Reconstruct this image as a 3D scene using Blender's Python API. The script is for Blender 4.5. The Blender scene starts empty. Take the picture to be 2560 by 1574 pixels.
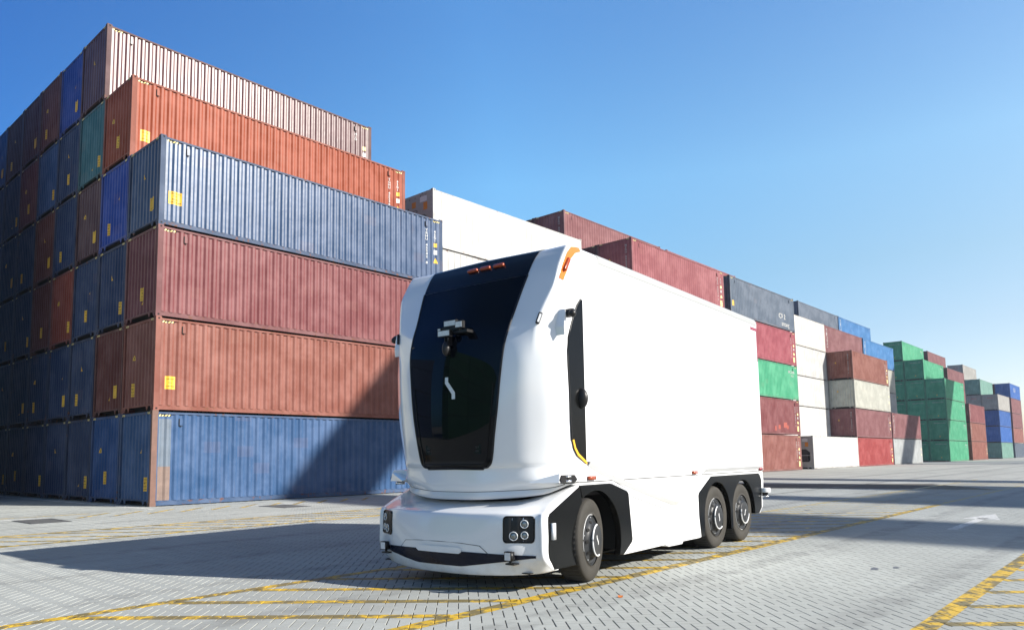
import bpy, bmesh, math, random
import numpy as np
from mathutils import Vector, Matrix, noise
random.seed(7)
R = math.radians
S = bpy.context.scene
COL = S.collection
# ------------------------------------------------------------------ camera
cam_d = bpy.data.cameras.new("camera"); cam = bpy.data.objects.new("camera", cam_d); COL.objects.link(cam)
yaw, pitch, roll = R(42.748), R(5.790), R(-0.770)
cy, sy, cp, sp = math.cos(yaw), math.sin(yaw), math.cos(pitch), math.sin(pitch)
fw = Vector((cy*cp, sy*cp, sp)); rt = Vector((sy, -cy, 0)); up = rt.cross(fw)
cr, sr = math.cos(roll), math.sin(roll)
r2 = cr*rt + sr*up; u2 = -sr*rt + cr*up
m = Matrix((r2, u2, -fw)).transposed().to_4x4(); m.translation = Vector((-9.570, -22.715, 1.315))
cam.matrix_world = m
cam_d.sensor_width = 36; cam_d.lens = 36*1856.56/2560
cam_d.shift_x = 58.1/2560; cam_d.shift_y = 168.8/2560
cam_d.clip_start = 0.05; cam_d.clip_end = 3000
S.camera = cam
S.render.resolution_x = 1024; S.render.resolution_y = 629
# ------------------------------------------------------------------ light
SUN = Vector((.79, -1.76, 1.0)).normalized()
elev = math.asin(SUN.z)
sd = bpy.data.lights.new("sun", 'SUN'); sd.energy = 5.0; sd.angle = R(0.5); sd.color = (1, .95, .87)
so = bpy.data.objects.new("sun", sd); COL.objects.link(so)
so.rotation_euler = SUN.to_track_quat('Z', 'Y').to_euler()
W = bpy.data.worlds.new("World"); S.world = W; W.use_nodes = True
nt = W.node_tree; bg = nt.nodes['Background']
sky = nt.nodes.new('ShaderNodeTexSky'); sky.sky_type = 'NISHITA'; sky.sun_disc = False
sky.sun_elevation = elev; sky.sun_rotation = math.atan2(SUN.x, SUN.y)
sky.altitude = 0; sky.air_density = 1.0; sky.dust_density = 0.7; sky.ozone_density = 3.0
hs = nt.nodes.new('ShaderNodeHueSaturation'); hs.inputs['Saturation'].default_value = 1.22; hs.inputs['Hue'].default_value = .508
nt.links.new(sky.outputs[0], hs.inputs['Color'])
# sky colour graded by direction; zenith and sun side dimmed to weaken the fill
tcw = nt.nodes.new('ShaderNodeTexCoord'); dt = nt.nodes.new('ShaderNodeVectorMath'); dt.operation = 'DOT_PRODUCT'
hz_ = Vector((SUN.x, SUN.y, 0)).normalized(); dt.inputs[1].default_value = hz_; nt.links.new(tcw.outputs['Generated'], dt.inputs[0])
def wramp(sock, lo, hi, stops):
    mr = nt.nodes.new('ShaderNodeMapRange'); nt.links.new(sock, mr.inputs[0]); mr.inputs[1].default_value = lo; mr.inputs[2].default_value = hi
    cr_n = nt.nodes.new('ShaderNodeValToRGB'); nt.links.new(mr.outputs[0], cr_n.inputs[0]); el = cr_n.color_ramp.elements
    while len(el) < len(stops): el.new(.5)
    for e, (p, c) in zip(el, stops): e.position = p; e.color = (*[x/2 for x in c], 1)
    return cr_n.outputs[0]
def wmul(a, b):
    n = nt.nodes.new('ShaderNodeVectorMath'); n.operation = 'MULTIPLY'; nt.links.new(a, n.inputs[0]); nt.links.new(b, n.inputs[1])
    n2 = nt.nodes.new('ShaderNodeVectorMath'); n2.operation = 'SCALE'; nt.links.new(n.outputs[0], n2.inputs[0]); n2.inputs['Scale'].default_value = 2; return n2.outputs[0]
sxyz = nt.nodes.new('ShaderNodeSeparateXYZ'); nt.links.new(tcw.outputs['Generated'], sxyz.inputs[0])
skc = wmul(hs.outputs[0], wramp(dt.outputs['Value'], -1, 1, [(0, (.18, .44, .66)), (.12, (.24, .53, .77)), (.36, (1.30, 1.50, 1.34)), (.66, (1.70, 1.46, 1.14)), (.82, (.60, .56, .52))]))
skc = wmul(skc, wramp(sxyz.outputs[2], 0, 1, [(0, (.60, .61, .82)), (.15, (.76, .70, .73)), (.23, (.88, .82, .76)), (.35, (1.10, 1.06, .95)), (.52, (.92, .95, .97)), (.66, (.95, .97, 1)), (.80, (.5, .5, .5)), (1, (.35, .35, .35))]))
nt.links.new(skc, bg.inputs[0]); bg.inputs[1].default_value = 0.11
S.view_settings.view_transform = 'Standard'; S.view_settings.look = 'None'
S.view_settings.exposure = 1.0; S.view_settings.gamma = 1.0
try:
    S.cycles.max_bounces = 6
except Exception: pass

# ------------------------------------------------------------------ materials
def newmat(name):
    mt = bpy.data.materials.new(name); mt.use_nodes = True
    return mt, mt.node_tree, mt.node_tree.nodes['Principled BSDF']
def N(nt, typ, **kw):
    n = nt.nodes.new(typ)
    for k, v in kw.items(): setattr(n, k, v)
    return n
def mixc(nt, fac, a, b, mode='MIX'):
    n = nt.nodes.new('ShaderNodeMix'); n.data_type = 'RGBA'; n.blend_type = mode
    for s, v in ((n.inputs[0], fac), (n.inputs[6], a), (n.inputs[7], b)):
        if hasattr(v, 'links') or isinstance(v, bpy.types.NodeSocket): nt.links.new(v, s)
        elif isinstance(v, (int, float)): s.default_value = v
        else: s.default_value = (*v, 1) if len(v) == 3 else v
    return n.outputs[2]
def ramp(nt, val, a, b, smooth=True):
    n = nt.nodes.new('ShaderNodeMapRange'); n.interpolation_type = 'SMOOTHSTEP' if smooth else 'LINEAR'
    nt.links.new(val, n.inputs[0]); n.inputs[1].default_value = a; n.inputs[2].default_value = b
    return n.outputs[0]
def mth(nt, op, a, b=0.0):
    n = nt.nodes.new('ShaderNodeMath'); n.operation = op
    for s, v in ((n.inputs[0], a), (n.inputs[1], b)):
        if isinstance(v, bpy.types.NodeSocket): nt.links.new(v, s)
        else: s.default_value = v
    return n.outputs[0]
def noise_n(nt, vec, scale, detail=4, rough=.55, sc=None):
    if sc:
        mp = nt.nodes.new('ShaderNodeMapping'); nt.links.new(vec, mp.inputs[0]); mp.inputs[3].default_value = sc; vec = mp.outputs[0]
    n = nt.nodes.new('ShaderNodeTexNoise'); nt.links.new(vec, n.inputs['Vector'])
    n.inputs['Scale'].default_value = scale; n.inputs['Detail'].default_value = detail; n.inputs['Roughness'].default_value = rough
    return n.outputs[0]
def simple(name, col, rough=.5, metal=0, coat=0, var=.12, scale=6, spec=.5, emit=None):
    mt, nt, b = newmat(name)
    tc = N(nt, 'ShaderNodeTexCoord'); v = noise_n(nt, tc.outputs['Object'], scale, 5)
    c = mixc(nt, v, [x*(1-var) for x in col], [min(1, x*(1+var)) for x in col])
    nt.links.new(c, b.inputs['Base Color'])
    b.inputs['Roughness'].default_value = rough; b.inputs['Metallic'].default_value = metal
    b.inputs['Coat Weight'].default_value = coat; b.inputs['Coat Roughness'].default_value = .04
    b.inputs['Specular IOR Level'].default_value = spec
    return mt
def container_paint(name, rust=.5, rough=.42, white=False):
    mt, nt, b = newmat(name)
    oi = N(nt, 'ShaderNodeObjectInfo'); tc = N(nt, 'ShaderNodeTexCoord')
    off = N(nt, 'ShaderNodeVectorMath', operation='MULTIPLY_ADD')
    nt.links.new(tc.outputs['Object'], off.inputs[0]); off.inputs[1].default_value = (1, 1, 1)
    sc = N(nt, 'ShaderNodeVectorMath', operation='SCALE'); sc.inputs[0].default_value = (37, 19, 23); nt.links.new(oi.outputs['Random'], sc.inputs['Scale'])
    nt.links.new(sc.outputs[0], off.inputs[2]); v = off.outputs[0]
    col = oi.outputs['Color']
    n1 = noise_n(nt, v, 1.1, 5, .6)
    faded = mixc(nt, .11, col, (.34, .32, .31)); deep = mixc(nt, .25, col, (.02, .02, .02))
    c = mixc(nt, ramp(nt, n1, .35, .7), deep, faded)
    # vertical run marks
    st = noise_n(nt, v, 1.0, 6, .65, sc=(7, 7, .45))
    c = mixc(nt, mth(nt, 'MULTIPLY', ramp(nt, st, .52, .72), .22), c, mixc(nt, .12, col, (.45, .43, .41)))
    st2 = noise_n(nt, v, 1.0, 5, .7, sc=(12, 12, .8))
    c = mixc(nt, mth(nt, 'MULTIPLY', ramp(nt, st2, .60, .74), .35), c, (.07, .035, .02))
    # repaint blotches
    bl = N(nt, 'ShaderNodeTexVoronoi'); bl.feature = 'F1'; bl.distance = 'CHEBYCHEV'
    mp = N(nt, 'ShaderNodeMapping'); nt.links.new(v, mp.inputs[0]); mp.inputs[3].default_value = (.55, .55, .9); nt.links.new(mp.outputs[0], bl.inputs['Vector']); bl.inputs['Scale'].default_value = 1.0
    bm_ = mth(nt, 'MULTIPLY', ramp(nt, bl.outputs['Distance'], .17, .15), .22)
    c = mixc(nt, bm_, c, mixc(nt, .4, col, (.25, .16, .13)))
    # rust and scuffs
    rs = noise_n(nt, v, 5.5, 8, .68)
    sx = N(nt, 'ShaderNodeSeparateXYZ'); nt.links.new(tc.outputs['Object'], sx.inputs[0])
    low = ramp(nt, sx.outputs[2], .9, .0); hi = ramp(nt, sx.outputs[2], 2.6, 2.9)
    edge = mth(nt, 'MULTIPLY', mth(nt, 'MAXIMUM', low, hi), .07)
    rm = ramp(nt, mth(nt, 'ADD', rs, edge), .74-.10*rust, .79-.10*rust)
    c = mixc(nt, mth(nt, 'MULTIPLY', rm, .85 if not white else .6), c, (.13, .055, .03))
    sf = noise_n(nt, v, 19, 4, .6, sc=(1, 1, .55))
    c = mixc(nt, mth(nt, 'MULTIPLY', ramp(nt, sf, .71, .75), .30), c, (.45, .42, .4))
    nt.links.new(c, b.inputs['Base Color'])
    nt.links.new(mth(nt, 'SUBTRACT', mth(nt, 'ADD', mth(nt, 'MULTIPLY', n1, .16), rough-.0), mth(nt, 'MULTIPLY', oi.outputs['Alpha'], .16)), b.inputs['Roughness'])
    # dents
    bu = N(nt, 'ShaderNodeBump'); bu.inputs['Strength'].default_value = .38; bu.inputs['Distance'].default_value = .022
    dn = noise_n(nt, v, 2.3, 3, .5)
    nt.links.new(mth(nt, 'ADD', dn, mth(nt, 'MULTIPLY', rs, .12)), bu.inputs['Height']); nt.links.new(bu.outputs[0], b.inputs['Normal'])
    nt.links.new(mth(nt, 'ADD', mth(nt, 'MULTIPLY', oi.outputs['Alpha'], .50), .06), b.inputs['Specular IOR Level'])
    return mt
M = {}
M['cpaint'] = container_paint('container_paint', .45, .40)
M['cframe'] = container_paint('container_frame_paint', 1.05, .5)
M['reefer'] = container_paint('reefer_paint', -.1, .35, True)
M['under'] = simple('container_underside', (.012, .011, .010), .9)
M['hole'] = simple('casting_hole', (.006, .006, .006), .9)
M['sticker'] = simple('yellow_sticker', (.66, .38, .02), .5, var=.15, scale=20)
M['stickerfade'] = simple('faded_sticker', (.78, .70, .30), .5, var=.15, scale=20)
M['ink'] = simple('black_ink', (.02, .02, .02), .6)
M['orangeink'] = simple('orange_sticker', (.62, .22, .02), .6)
M['letter'] = simple('white_lettering', (.62, .62, .60), .5, var=.25, scale=30)
M['letterfade'] = simple('faded_lettering', (.33, .33, .32), .6, var=.3, scale=30)
M['redletter'] = simple('red_lettering', (.45, .06, .05), .5)
M['hazy'] = simple('hazard_yellow', (.75, .62, .25), .5, var=.2, scale=30)
M['machine'] = simple('reefer_machinery', (.03, .03, .032), .5, var=.5, scale=9)
M['plate'] = simple('reefer_end_plate', (.33, .32, .29), .5, var=.25, scale=3)

def link(name, me, parent=None, mats=None, color=None):
    o = bpy.data.objects.new(name, me); COL.objects.link(o)
    if mats and me:
        for mt in mats:
            if mt.name not in [x.name for x in me.materials if x]: me.materials.append(mt)
    if parent: o.parent = parent
    if color: o.color = (*color[:3], color[3] if len(color) > 3 else .12)
    return o
def empty(name, label, cat, loc=(0, 0, 0), rz=0, group=None):
    o = bpy.data.objects.new(name, None); COL.objects.link(o); o.location = loc; o.rotation_euler = (0, 0, rz)
    o.empty_display_size = .3
    o['label'] = label; o['category'] = cat
    if group: o['group'] = group
    return o
def tomesh(bm, name, smooth=False):
    me = bpy.data.meshes.new(name); bm.normal_update(); bm.to_mesh(me); bm.free()
    if smooth:
        for p in me.polygons: p.use_smooth = True
    return me
def box(bm, x0, y0, z0, x1, y1, z1, mi=0):
    vs = [bm.verts.new(c) for c in ((x0, y0, z0), (x1, y0, z0), (x1, y1, z0), (x0, y1, z0), (x0, y0, z1), (x1, y0, z1), (x1, y1, z1), (x0, y1, z1))]
    fs = []
    for f in ((0, 3, 2, 1), (4, 5, 6, 7), (0, 1, 5, 4), (1, 2, 6, 5), (2, 3, 7, 6), (3, 0, 4, 7)):
        fc = bm.faces.new([vs[i] for i in f]); fc.material_index = mi; fs.append(fc)
    return vs
def poly(bm, pts, mi=0):
    f = bm.faces.new([bm.verts.new(p) for p in pts]); f.material_index = mi; return f
def prism(bm, pts2, plane, a, b, mi=0):
    """polygon pts2 extruded from a to b along the axis missing from plane ('xz','yz','xy')"""
    def P(p, d):
        return {'xz': (p[0], d, p[1]), 'yz': (d, p[0], p[1]), 'xy': (p[0], p[1], d)}[plane]
    A = [bm.verts.new(P(p, a)) for p in pts2]; B = [bm.verts.new(P(p, b)) for p in pts2]
    n = len(pts2)
    fs = [bm.faces.new(A), bm.faces.new(list(reversed(B)))]
    for i in range(n): fs.append(bm.faces.new([A[i], B[i], B[(i+1) % n], A[(i+1) % n]]))
    for f in fs: f.material_index = mi
    bmesh.ops.recalc_face_normals(bm, faces=fs)
    return fs
def ellipse(bm, c, rx, rz, plane, mi=0, n=12):
    pts = []
    for i in range(n):
        a = 2*math.pi*i/n; u, w = rx*math.cos(a), rz*math.sin(a)
        pts.append((c[0]+u, c[1], c[2]+w) if plane == 'xz' else (c[0], c[1]+u, c[2]+w))
    return poly(bm, pts, mi)
_tcache = {}
def text_pts(txt, size, align='CENTER', spacing=1.0):
    """verts, faces of a text string laid in XY"""
    k = (txt, size, align, spacing)
    if k in _tcache: return _tcache[k]
    cu = bpy.data.curves.new('lettering', 'FONT'); cu.body = txt; cu.size = size; cu.align_x = align; cu.align_y = 'CENTER'
    cu.resolution_u = 2; cu.space_line = spacing; cu.offset = size*.018
    ob = bpy.data.objects.new('lettering', cu); COL.objects.link(ob)
    dg = bpy.context.evaluated_depsgraph_get(); me = ob.evaluated_get(dg).to_mesh()
    v = [tuple(x.co) for x in me.vertices]; f = [tuple(p.vertices) for p in me.polygons]
    bpy.data.objects.remove(ob); bpy.data.curves.remove(cu)
    _tcache[k] = (v, f); return v, f
def add_text(bm, txt, size, fn, mi=0, **kw):
    v, f = text_pts(txt, size, **kw)
    vs = [bm.verts.new(fn(p[0], p[1])) for p in v]
    for q in f:
        try: fc = bm.faces.new([vs[i] for i in q]); fc.material_index = mi
        except ValueError: pass

# ------------------------------------------------------------------ containers
L, WD, H = 12.192, 2.438, 2.896
PX = .278
def side_breaks():
    out = [(.17, .008), (.243, .010)]; x = .243+.066; out.append((x, .046))
    x0 = .243+.066
    i = 0
    while x0+PX < L-.30:
        out += [(x0+.073, .046), (x0+.139, .010), (x0+.212, .010), (x0+.278, .046)]; x0 += PX
    out += [(x0+.073, .046), (x0+.139, .010), (L-.17, .010)]
    o = []; 
    for p in out:
        if not o or abs(o[-1][0]-p[0]) > 1e-4: o.append(p)
    return o
SB = side_breaks()
def end_breaks():
    y = .13; out = [(.10, .045), (y, .045)]
    P = (WD-.26)/9
    for i in range(9):
        a = .13+i*P
        out += [(a+.26*P, .0), ] if False else [(a+.24*P, .006), (a+.52*P, .006), (a+.76*P, .045), (a+P, .045)]
    out.append((WD-.10, .045)); return out
EB = end_breaks()
def depth(x, br):
    if x <= br[0][0]: return br[0][1]
    for (a, da), (b, db) in zip(br, br[1:]):
        if a <= x <= b: return da + (db-da)*(x-a)/(b-a+1e-9)
    return br[-1][1]
def drape_side(bm, off=.004):
    xs = [v.co.x for v in bm.verts]; lo, hi = min(xs), max(xs)
    for x, _ in SB:
        if lo < x < hi: bmesh.ops.bisect_plane(bm, geom=bm.verts[:]+bm.edges[:]+bm.faces[:], plane_co=(x, 0, 0), plane_no=(1, 0, 0))
    for v in bm.verts: v.co.y = depth(v.co.x, SB) - off - v.co.y
def drape_end(bm, off=.004):
    ys = [v.co.y for v in bm.verts]; lo, hi = min(ys), max(ys)
    for y, _ in EB:
        if lo < y < hi: bmesh.ops.bisect_plane(bm, geom=bm.verts[:]+bm.edges[:]+bm.faces[:], plane_co=(0, y, 0), plane_no=(0, 1, 0))
    for v in bm.verts: v.co.x = depth(v.co.y, EB) - off - v.co.x

def mesh_side(flip):
    bm = bmesh.new()
    zs = (.160, 2.785)
    prev = None
    for x, d in SB:
        y = d if not flip else WD-d
        a = bm.verts.new((x, y, zs[0])); b = bm.verts.new((x, y, zs[1]))
        if prev: bm.faces.new((prev[0], a, b, prev[1]) if not flip else (a, prev[0], prev[1], b))
        prev = (a, b)
    # small vents near both upper ends
    for x in (.83, L-.98):
        y0, y1 = (-.006, .02) if not flip else (WD-.02, WD+.006)
        box(bm, x, y0, 2.44, x+.10, y1, 2.66)
        yy = y0-.001 if not flip else y1+.001
        poly(bm, [(x-.012, yy, 2.43), (x+.012, yy, 2.43), (x+.012, yy, 2.66), (x-.012, yy, 2.66)], 1)
        poly(bm, [(x+.012, yy, 2.425), (x+.11, yy, 2.425), (x+.11, yy, 2.445), (x+.012, yy, 2.445)], 1)
    return tomesh(bm, 'side_panel')
def mesh_end(far):
    bm = bmesh.new(); prev = None
    for y, d in EB:
        x = d+.004 if not far else L-d-.004
        a = bm.verts.new((x, y, .19)); b = bm.verts.new((x, y, 2.785))
        if prev: bm.faces.new((a, prev[0], prev[1], b) if not far else (prev[0], a, b, prev[1]))
        prev = (a, b)
    return tomesh(bm, 'end_panel')
def mesh_roof():
    bm = bmesh.new()
    x = .17; k = 0; prev = None
    while x < L-.17:
        for dx, z in ((0, 2.842), (.05, 2.842), (.085, 2.86), (.135, 2.86), (.17, 2.842)):
            xx = min(x+dx, L-.17)
            a = bm.verts.new((xx, .06, z)); b = bm.verts.new((xx, WD-.06, z))
            if prev: bm.faces.new((prev[0], a, b, prev[1]))
            prev = (a, b)
        x += .2092
    return tomesh(bm, 'roof_panel')
def mesh_frame():
    bm = bmesh.new()
    for y0, y1 in ((0, .06), (WD-.06, WD)):
        box(bm, .165, y0 if y0 == 0 else y0, 2.785, L-.165, y1, 2.848)       # top rails
        box(bm, .165, y0, .022, L-.165, y1, .118)                             # bottom rails
        yi0, yi1 = (.03, .07) if y0 == 0 else (WD-.07, WD-.03)
        box(bm, .165, yi0, .118, L-.165, yi1, .165)
    for x0, x1 in ((0, .165), (L-.165, L)):
        for y0, y1 in ((.001, .10), (WD-.10, WD-.001)):
            box(bm, x0+.002, y0, .118, x1-.002, y1, 2.778)
    for s in (0, 1):
        X = lambda v: v if s == 0 else L-v
        def bb(a, y0, z0, b, y1, z1, mi=0):
            xa, xb = sorted((X(a), X(b))); box(bm, xa, y0, z0, xb, y1, z1, mi)
        bb(.004, .10, 2.785, .06, WD-.10, 2.866)
        bb(.006, .10, .145, .07, WD-.10, .195)
        for y in (.52, WD-.52, .185, WD-.185):
            w = .09
            prism(bm, [(y-w, .145), (y+w, .145), (y+.012, .02), (y-.012, .02)], 'yz', X(.012), X(.03))
    for x0 in (0, L-.178):
        for y0 in (0, WD-.162):
            for z0 in (0, H-.118):
                xa = x0-.003 if x0 == 0 else x0+.003; ya = y0-.003 if y0 == 0 else y0+.003
                box(bm, xa, ya, z0, xa+.178, ya+.162, z0+.118)
                ys = -.005 if y0 == 0 else WD+.005
                ellipse(bm, (x0+.089, ys, z0+.059), .034, .026, 'xz', 1)
                xs = -.005 if x0 == 0 else L+.005
                ellipse(bm, (xs, y0+.085, z0+.059), .030, .030, 'yz', 1)
    return tomesh(bm, 'frame')
def mesh_under():
    bm = bmesh.new()
    box(bm, .06, .075, .15, L-.06, WD-.075, .158)
    x = .4
    while x < L-.4:
        box(bm, x, .075, .03, x+.045, WD-.075, .1495); x += .38
    return tomesh(bm, 'underside')
def mesh_hazard(q):
    bm = bmesh.new()
    if q < 2:
        x0 = (.19, L-.19-.36)[q]
        poly(bm, [(x0, 0, 2.714), (x0+.40, 0, 2.714), (x0+.40, 0, 2.776), (x0, 0, 2.776)], 1)
        drape_side(bm, .003); b2 = bmesh.new()
        for i in range(4):
            x = x0+i*.095; poly(b2, [(x, 0, 2.717), (x+.05, 0, 2.717), (x+.085, 0, 2.773), (x+.035, 0, 2.773)])
        drape_side(b2, .005)
    else:
        y0 = (.11, WD-.11-.26)[q-2]; poly(bm, [(.001, y0, 2.79), (.001, y0, 2.855), (.001, y0+.26, 2.855), (.001, y0+.26, 2.79)], 1); b2 = bmesh.new()
        for i in range(3):
            y = y0+i*.085; poly(b2, [(-.001, y, 2.79), (-.001, y+.045, 2.79), (-.001, y+.075, 2.855), (-.001, y+.03, 2.855)])
    t = bpy.data.meshes.new('t'); b2.to_mesh(t); bm.from_mesh(t); bpy.data.meshes.remove(t); b2.free()
    return tomesh(bm, 'hazard_stripes')
def mesh_sticker_side(x0, z0, w, h, words=True, mode=0):
    bm = bmesh.new(); poly(bm, [(x0, 0, z0), (x0+w, 0, z0), (x0+w, 0, z0+h), (x0, 0, z0+h)])
    drape_side(bm, .003)
    if words:
        b2 = bmesh.new(); cx, cz = x0+w/2, z0+h/2
        if mode == 0: lines = [("CAUTION", .075, .34), ("9'6\"", .085, .11), ("HIGH", .085, -.12), ("CONTAINER", .068, -.34)]
        else: lines = [("CAUTION", .06, .28), ("HIGH", .05, 0), ("CONTAINER", .05, -.28)]
        for t, s, o in lines: add_text(b2, t, s*h/.42, lambda a, b: (cx+a, 0, cz+o*h+b))
        drape_side(b2, .006)
        for f in b2.faces: f.material_index = 1
        t = bpy.data.meshes.new('t'); b2.to_mesh(t); bm.from_mesh(t); bpy.data.meshes.remove(t); b2.free()
    return tomesh(bm, 'caution_sticker')
def mesh_sticker_end(y0, z0, w, h, words=True):
    bm = bmesh.new(); poly(bm, [(0, y0+w, z0), (0, y0, z0), (0, y0, z0+h), (0, y0+w, z0+h)])
    drape_end(bm, .003)
    if words:
        b2 = bmesh.new(); cy_, cz = y0+w/2, z0+h/2
        for t, s, o in [("CAUTION", .045, .33), ("9'6\"", .07, .08), ("HIGH", .05, -.16), ("CONTAINER", .036, -.36)]:
            add_text(b2, t, s*w/.26, lambda a, b: (0, cy_-a, cz+o*h+b))
        drape_end(b2, .006)
        for f in b2.faces: f.material_index = 1
        t = bpy.data.meshes.new('t'); b2.to_mesh(t); bm.from_mesh(t); bpy.data.meshes.remove(t); b2.free()
    return tomesh(bm, 'caution_sticker')
def mesh_triangle_end(y, z, s=.16):
    bm = bmesh.new(); poly(bm, [(0, y+s/2, z), (0, y-s/2, z), (0, y, z+s*1.1)]); drape_end(bm, .003)
    b2 = bmesh.new(); poly(b2, [(0, y+.012, z+.03), (0, y-.012, z+.03), (0, y-.004, z+.11), (0, y+.006, z+.11)]); drape_end(b2, .006)
    for f in b2.faces: f.material_index = 1
    t = bpy.data.meshes.new('t'); b2.to_mesh(t); bm.from_mesh(t); bpy.data.meshes.remove(t); b2.free()
    return tomesh(bm, 'warning_triangle')
def vert_text(bm, txt, x, ztop, size, step, end=False):
    for i, ch in enumerate(txt):
        if ch == ' ': continue
        z = ztop-i*step
        if end: add_text(bm, ch, size, lambda a, b: (0, x-a, z+b))
        else: add_text(bm, ch, size, lambda a, b: (x+a, 0, z+b))
def mesh_marks_side(num, code='45G1', tri=True, thin=False):
    """column of characters, code column, small plates and triangle near the right end"""
    bm = bmesh.new(); vert_text(bm, num, L-.92, 2.27, .15, .128); vert_text(bm, code, L-.42, 2.3, .15, .13)
    poly(bm, [(L-.49, 0, 1.30), (L-.33, 0, 1.30), (L-.33, 0, 1.50), (L-.49, 0, 1.50)])
    drape_side(bm, .005)
    b2 = bmesh.new(); poly(b2, [(L-.49, 0, 1.62), (L-.33, 0, 1.62), (L-.33, 0, 1.80), (L-.49, 0, 1.80)])
    if tri: poly(b2, [(L-.52, 0, .92), (L-.28, 0, .92), (L-.41, 0, 1.16)])
    drape_side(b2, .005)
    for f in b2.faces: f.material_index = 1
    t = bpy.data.meshes.new('t'); b2.to_mesh(t); bm.from_mesh(t); bpy.data.meshes.remove(t); b2.free()
    return tomesh(bm, 'container_markings')
def mesh_text_end(txt, y, ztop, size, step, horiz=False):
    bm = bmesh.new()
    if horiz: add_text(bm, txt, size, lambda a, b: (0, y-a, ztop+b))
    else: vert_text(bm, txt, y, ztop, size, step, end=True)
    drape_end(bm, .005); return tomesh(bm, 'container_markings')
def mesh_text_side(rows):
    bm = bmesh.new()
    for txt, x, z, size in rows: add_text(bm, txt, size, lambda a, b: (x+a, 0, z+b))
    drape_side(bm, .005); return tomesh(bm, 'container_markings')
def mesh_patches(rects):
    bm = bmesh.new()
    for x0, z0, w, h in rects: poly(bm, [(x0, 0, z0), (x0+w, 0, z0), (x0+w, 0, z0+h), (x0, 0, z0+h)])
    drape_side(bm, .0025); return tomesh(bm, 'paint_patch')

def mats(me, *ms):
    for x in ms: me.materials.append(x)
    return me
ME = dict(
 sideA=mats(mesh_side(False), M['cpaint'], M['hole']), sideB=mats(mesh_side(True), M['cpaint'], M['hole']),
 endA=mats(mesh_end(False), M['cpaint']), endB=mats(mesh_end(True), M['cpaint']),
 roof=mats(mesh_roof(), M['cpaint']), frame=mats(mesh_frame(), M['cframe'], M['hole']), under=mats(mesh_under(), M['under']),
 hazard=[mats(mesh_hazard(q), M['hazy'], M['ink']) for q in range(4)])
# reefer meshes
def mesh_reefer_side(flip):
    bm = bmesh.new(); prev = None; x = .17; pts = [(.17, .004)]
    while x+.42 < L-.2:
        pts += [(x+.37, .003), (x+.385, .022), (x+.405, .022), (x+.43, .003)]; x += .43
    pts.append((L-.17, .004))
    for x, d in pts:
        y = d if not flip else WD-d
        a = bm.verts.new((x, y, .12)); b = bm.verts.new((x, y, 2.785))
        if prev: bm.faces.new((prev[0], a, b, prev[1]) if not flip else (a, prev[0], prev[1], b))
        prev = (a, b)
    return tomesh(bm, 'side_panel')
def mesh_reefer_end():
    bm = bmesh.new()
    y0, y1 = .10, WD-.10
    op = [(.42, .62), (.30, .80), (.30, 1.45), (.62, 1.72), (WD-.62, 1.72), (WD-.30, 1.45), (WD-.30, .80), (WD-.42, .62)]
    # plate with an opening: four surrounding polygons
    x = .012
    def P(y, z): return (x, y, z)
    poly(bm, [P(y1, 1.72), P(y0, 1.72), P(y0, 2.785), P(y1, 2.785)])
    poly(bm, [P(y1, .15), P(y0, .15), P(y0, .62), P(y1, .62)])
    poly(bm, [P(.42, .62), P(y0, .62), P(y0, 1.72), P(.62, 1.72), P(.30, 1.45), P(.30, .80)])
    poly(bm, [P(y1, .62), P(WD-.42, .62), P(WD-.30, .80), P(WD-.30, 1.45), P(WD-.62, 1.72), P(y1, 1.72)])
    n = len(op)
    for i in range(n):
        a, b = op[i], op[(i+1) % n]
        poly(bm, [(x, *a), (x, *b), (.35, *b), (.35, *a)])
    for z in (1.9, 2.1, 2.3, 2.5, 2.7):
        for y in (.14, WD-.14): box(bm, .0, y-.012, z-.012, .012, y+.012, z+.012, 1)
    for y in (.5, .9, 1.3, 1.7, 2.0): box(bm, .002, y-.015, 2.66, .012, y+.015, 2.72, 1)
    return tomesh(bm, 'end_plate')
def mesh_machinery():
    bm = bmesh.new()
    poly(bm, [(.36, .25, .55), (.36, WD-.25, .55), (.36, WD-.25, 1.75), (.36, .25, 1.75)])
    box(bm, .10, .5, .70, .34, 1.1, 1.15); box(bm, .16, 1.3, .66, .34, 2.0, 1.05)
    bmesh.ops.create_cone(bm, cap_ends=True, segments=20, radius1=.26, radius2=.22, depth=.12, matrix=Matrix.Translation((.2, .75, 1.38)) @ Matrix.Rotation(R(90), 4, 'Y'))
    bmesh.ops.create_cone(bm, cap_ends=True, segments=20, radius1=.26, radius2=.22, depth=.12, matrix=Matrix.Translation((.2, 1.6, 1.38)) @ Matrix.Rotation(R(90), 4, 'Y'))
    box(bm, .08, .34, 1.16, .12, WD-.34, 1.21, 1)
    return tomesh(bm, 'machinery')
def mesh_reefer_stick(q_):
    bm = bmesh.new()
    def q(y, z, w, h): poly(bm, [(.009, y+w, z), (.009, y, z), (.009, y, z+h), (.009, y+w, z+h)])
    if q_ == 0: q(.42, 1.95, .28, .38)
    if q_ == 1: q(1.25, 2.2, .30, .30)
    if q_ == 2: q(.45, 2.38, .5, .28)
    if q_ == 3:
        ring = [[bm.verts.new((.008, 1.32+.2*r_*math.cos(a*math.pi/12), 1.98+.075*r_*math.sin(a*math.pi/12))) for a in range(24)] for r_ in (1.0, .72)]
        for i in range(24): bm.faces.new([ring[0][i], ring[0][(i+1) % 24], ring[1][(i+1) % 24], ring[1][i]])
    if q_ == 4: add_text(bm, "EX", .5, lambda a, b: (.007, 2.05-a, 2.05+b))
    return tomesh(bm, 'decal')
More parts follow.
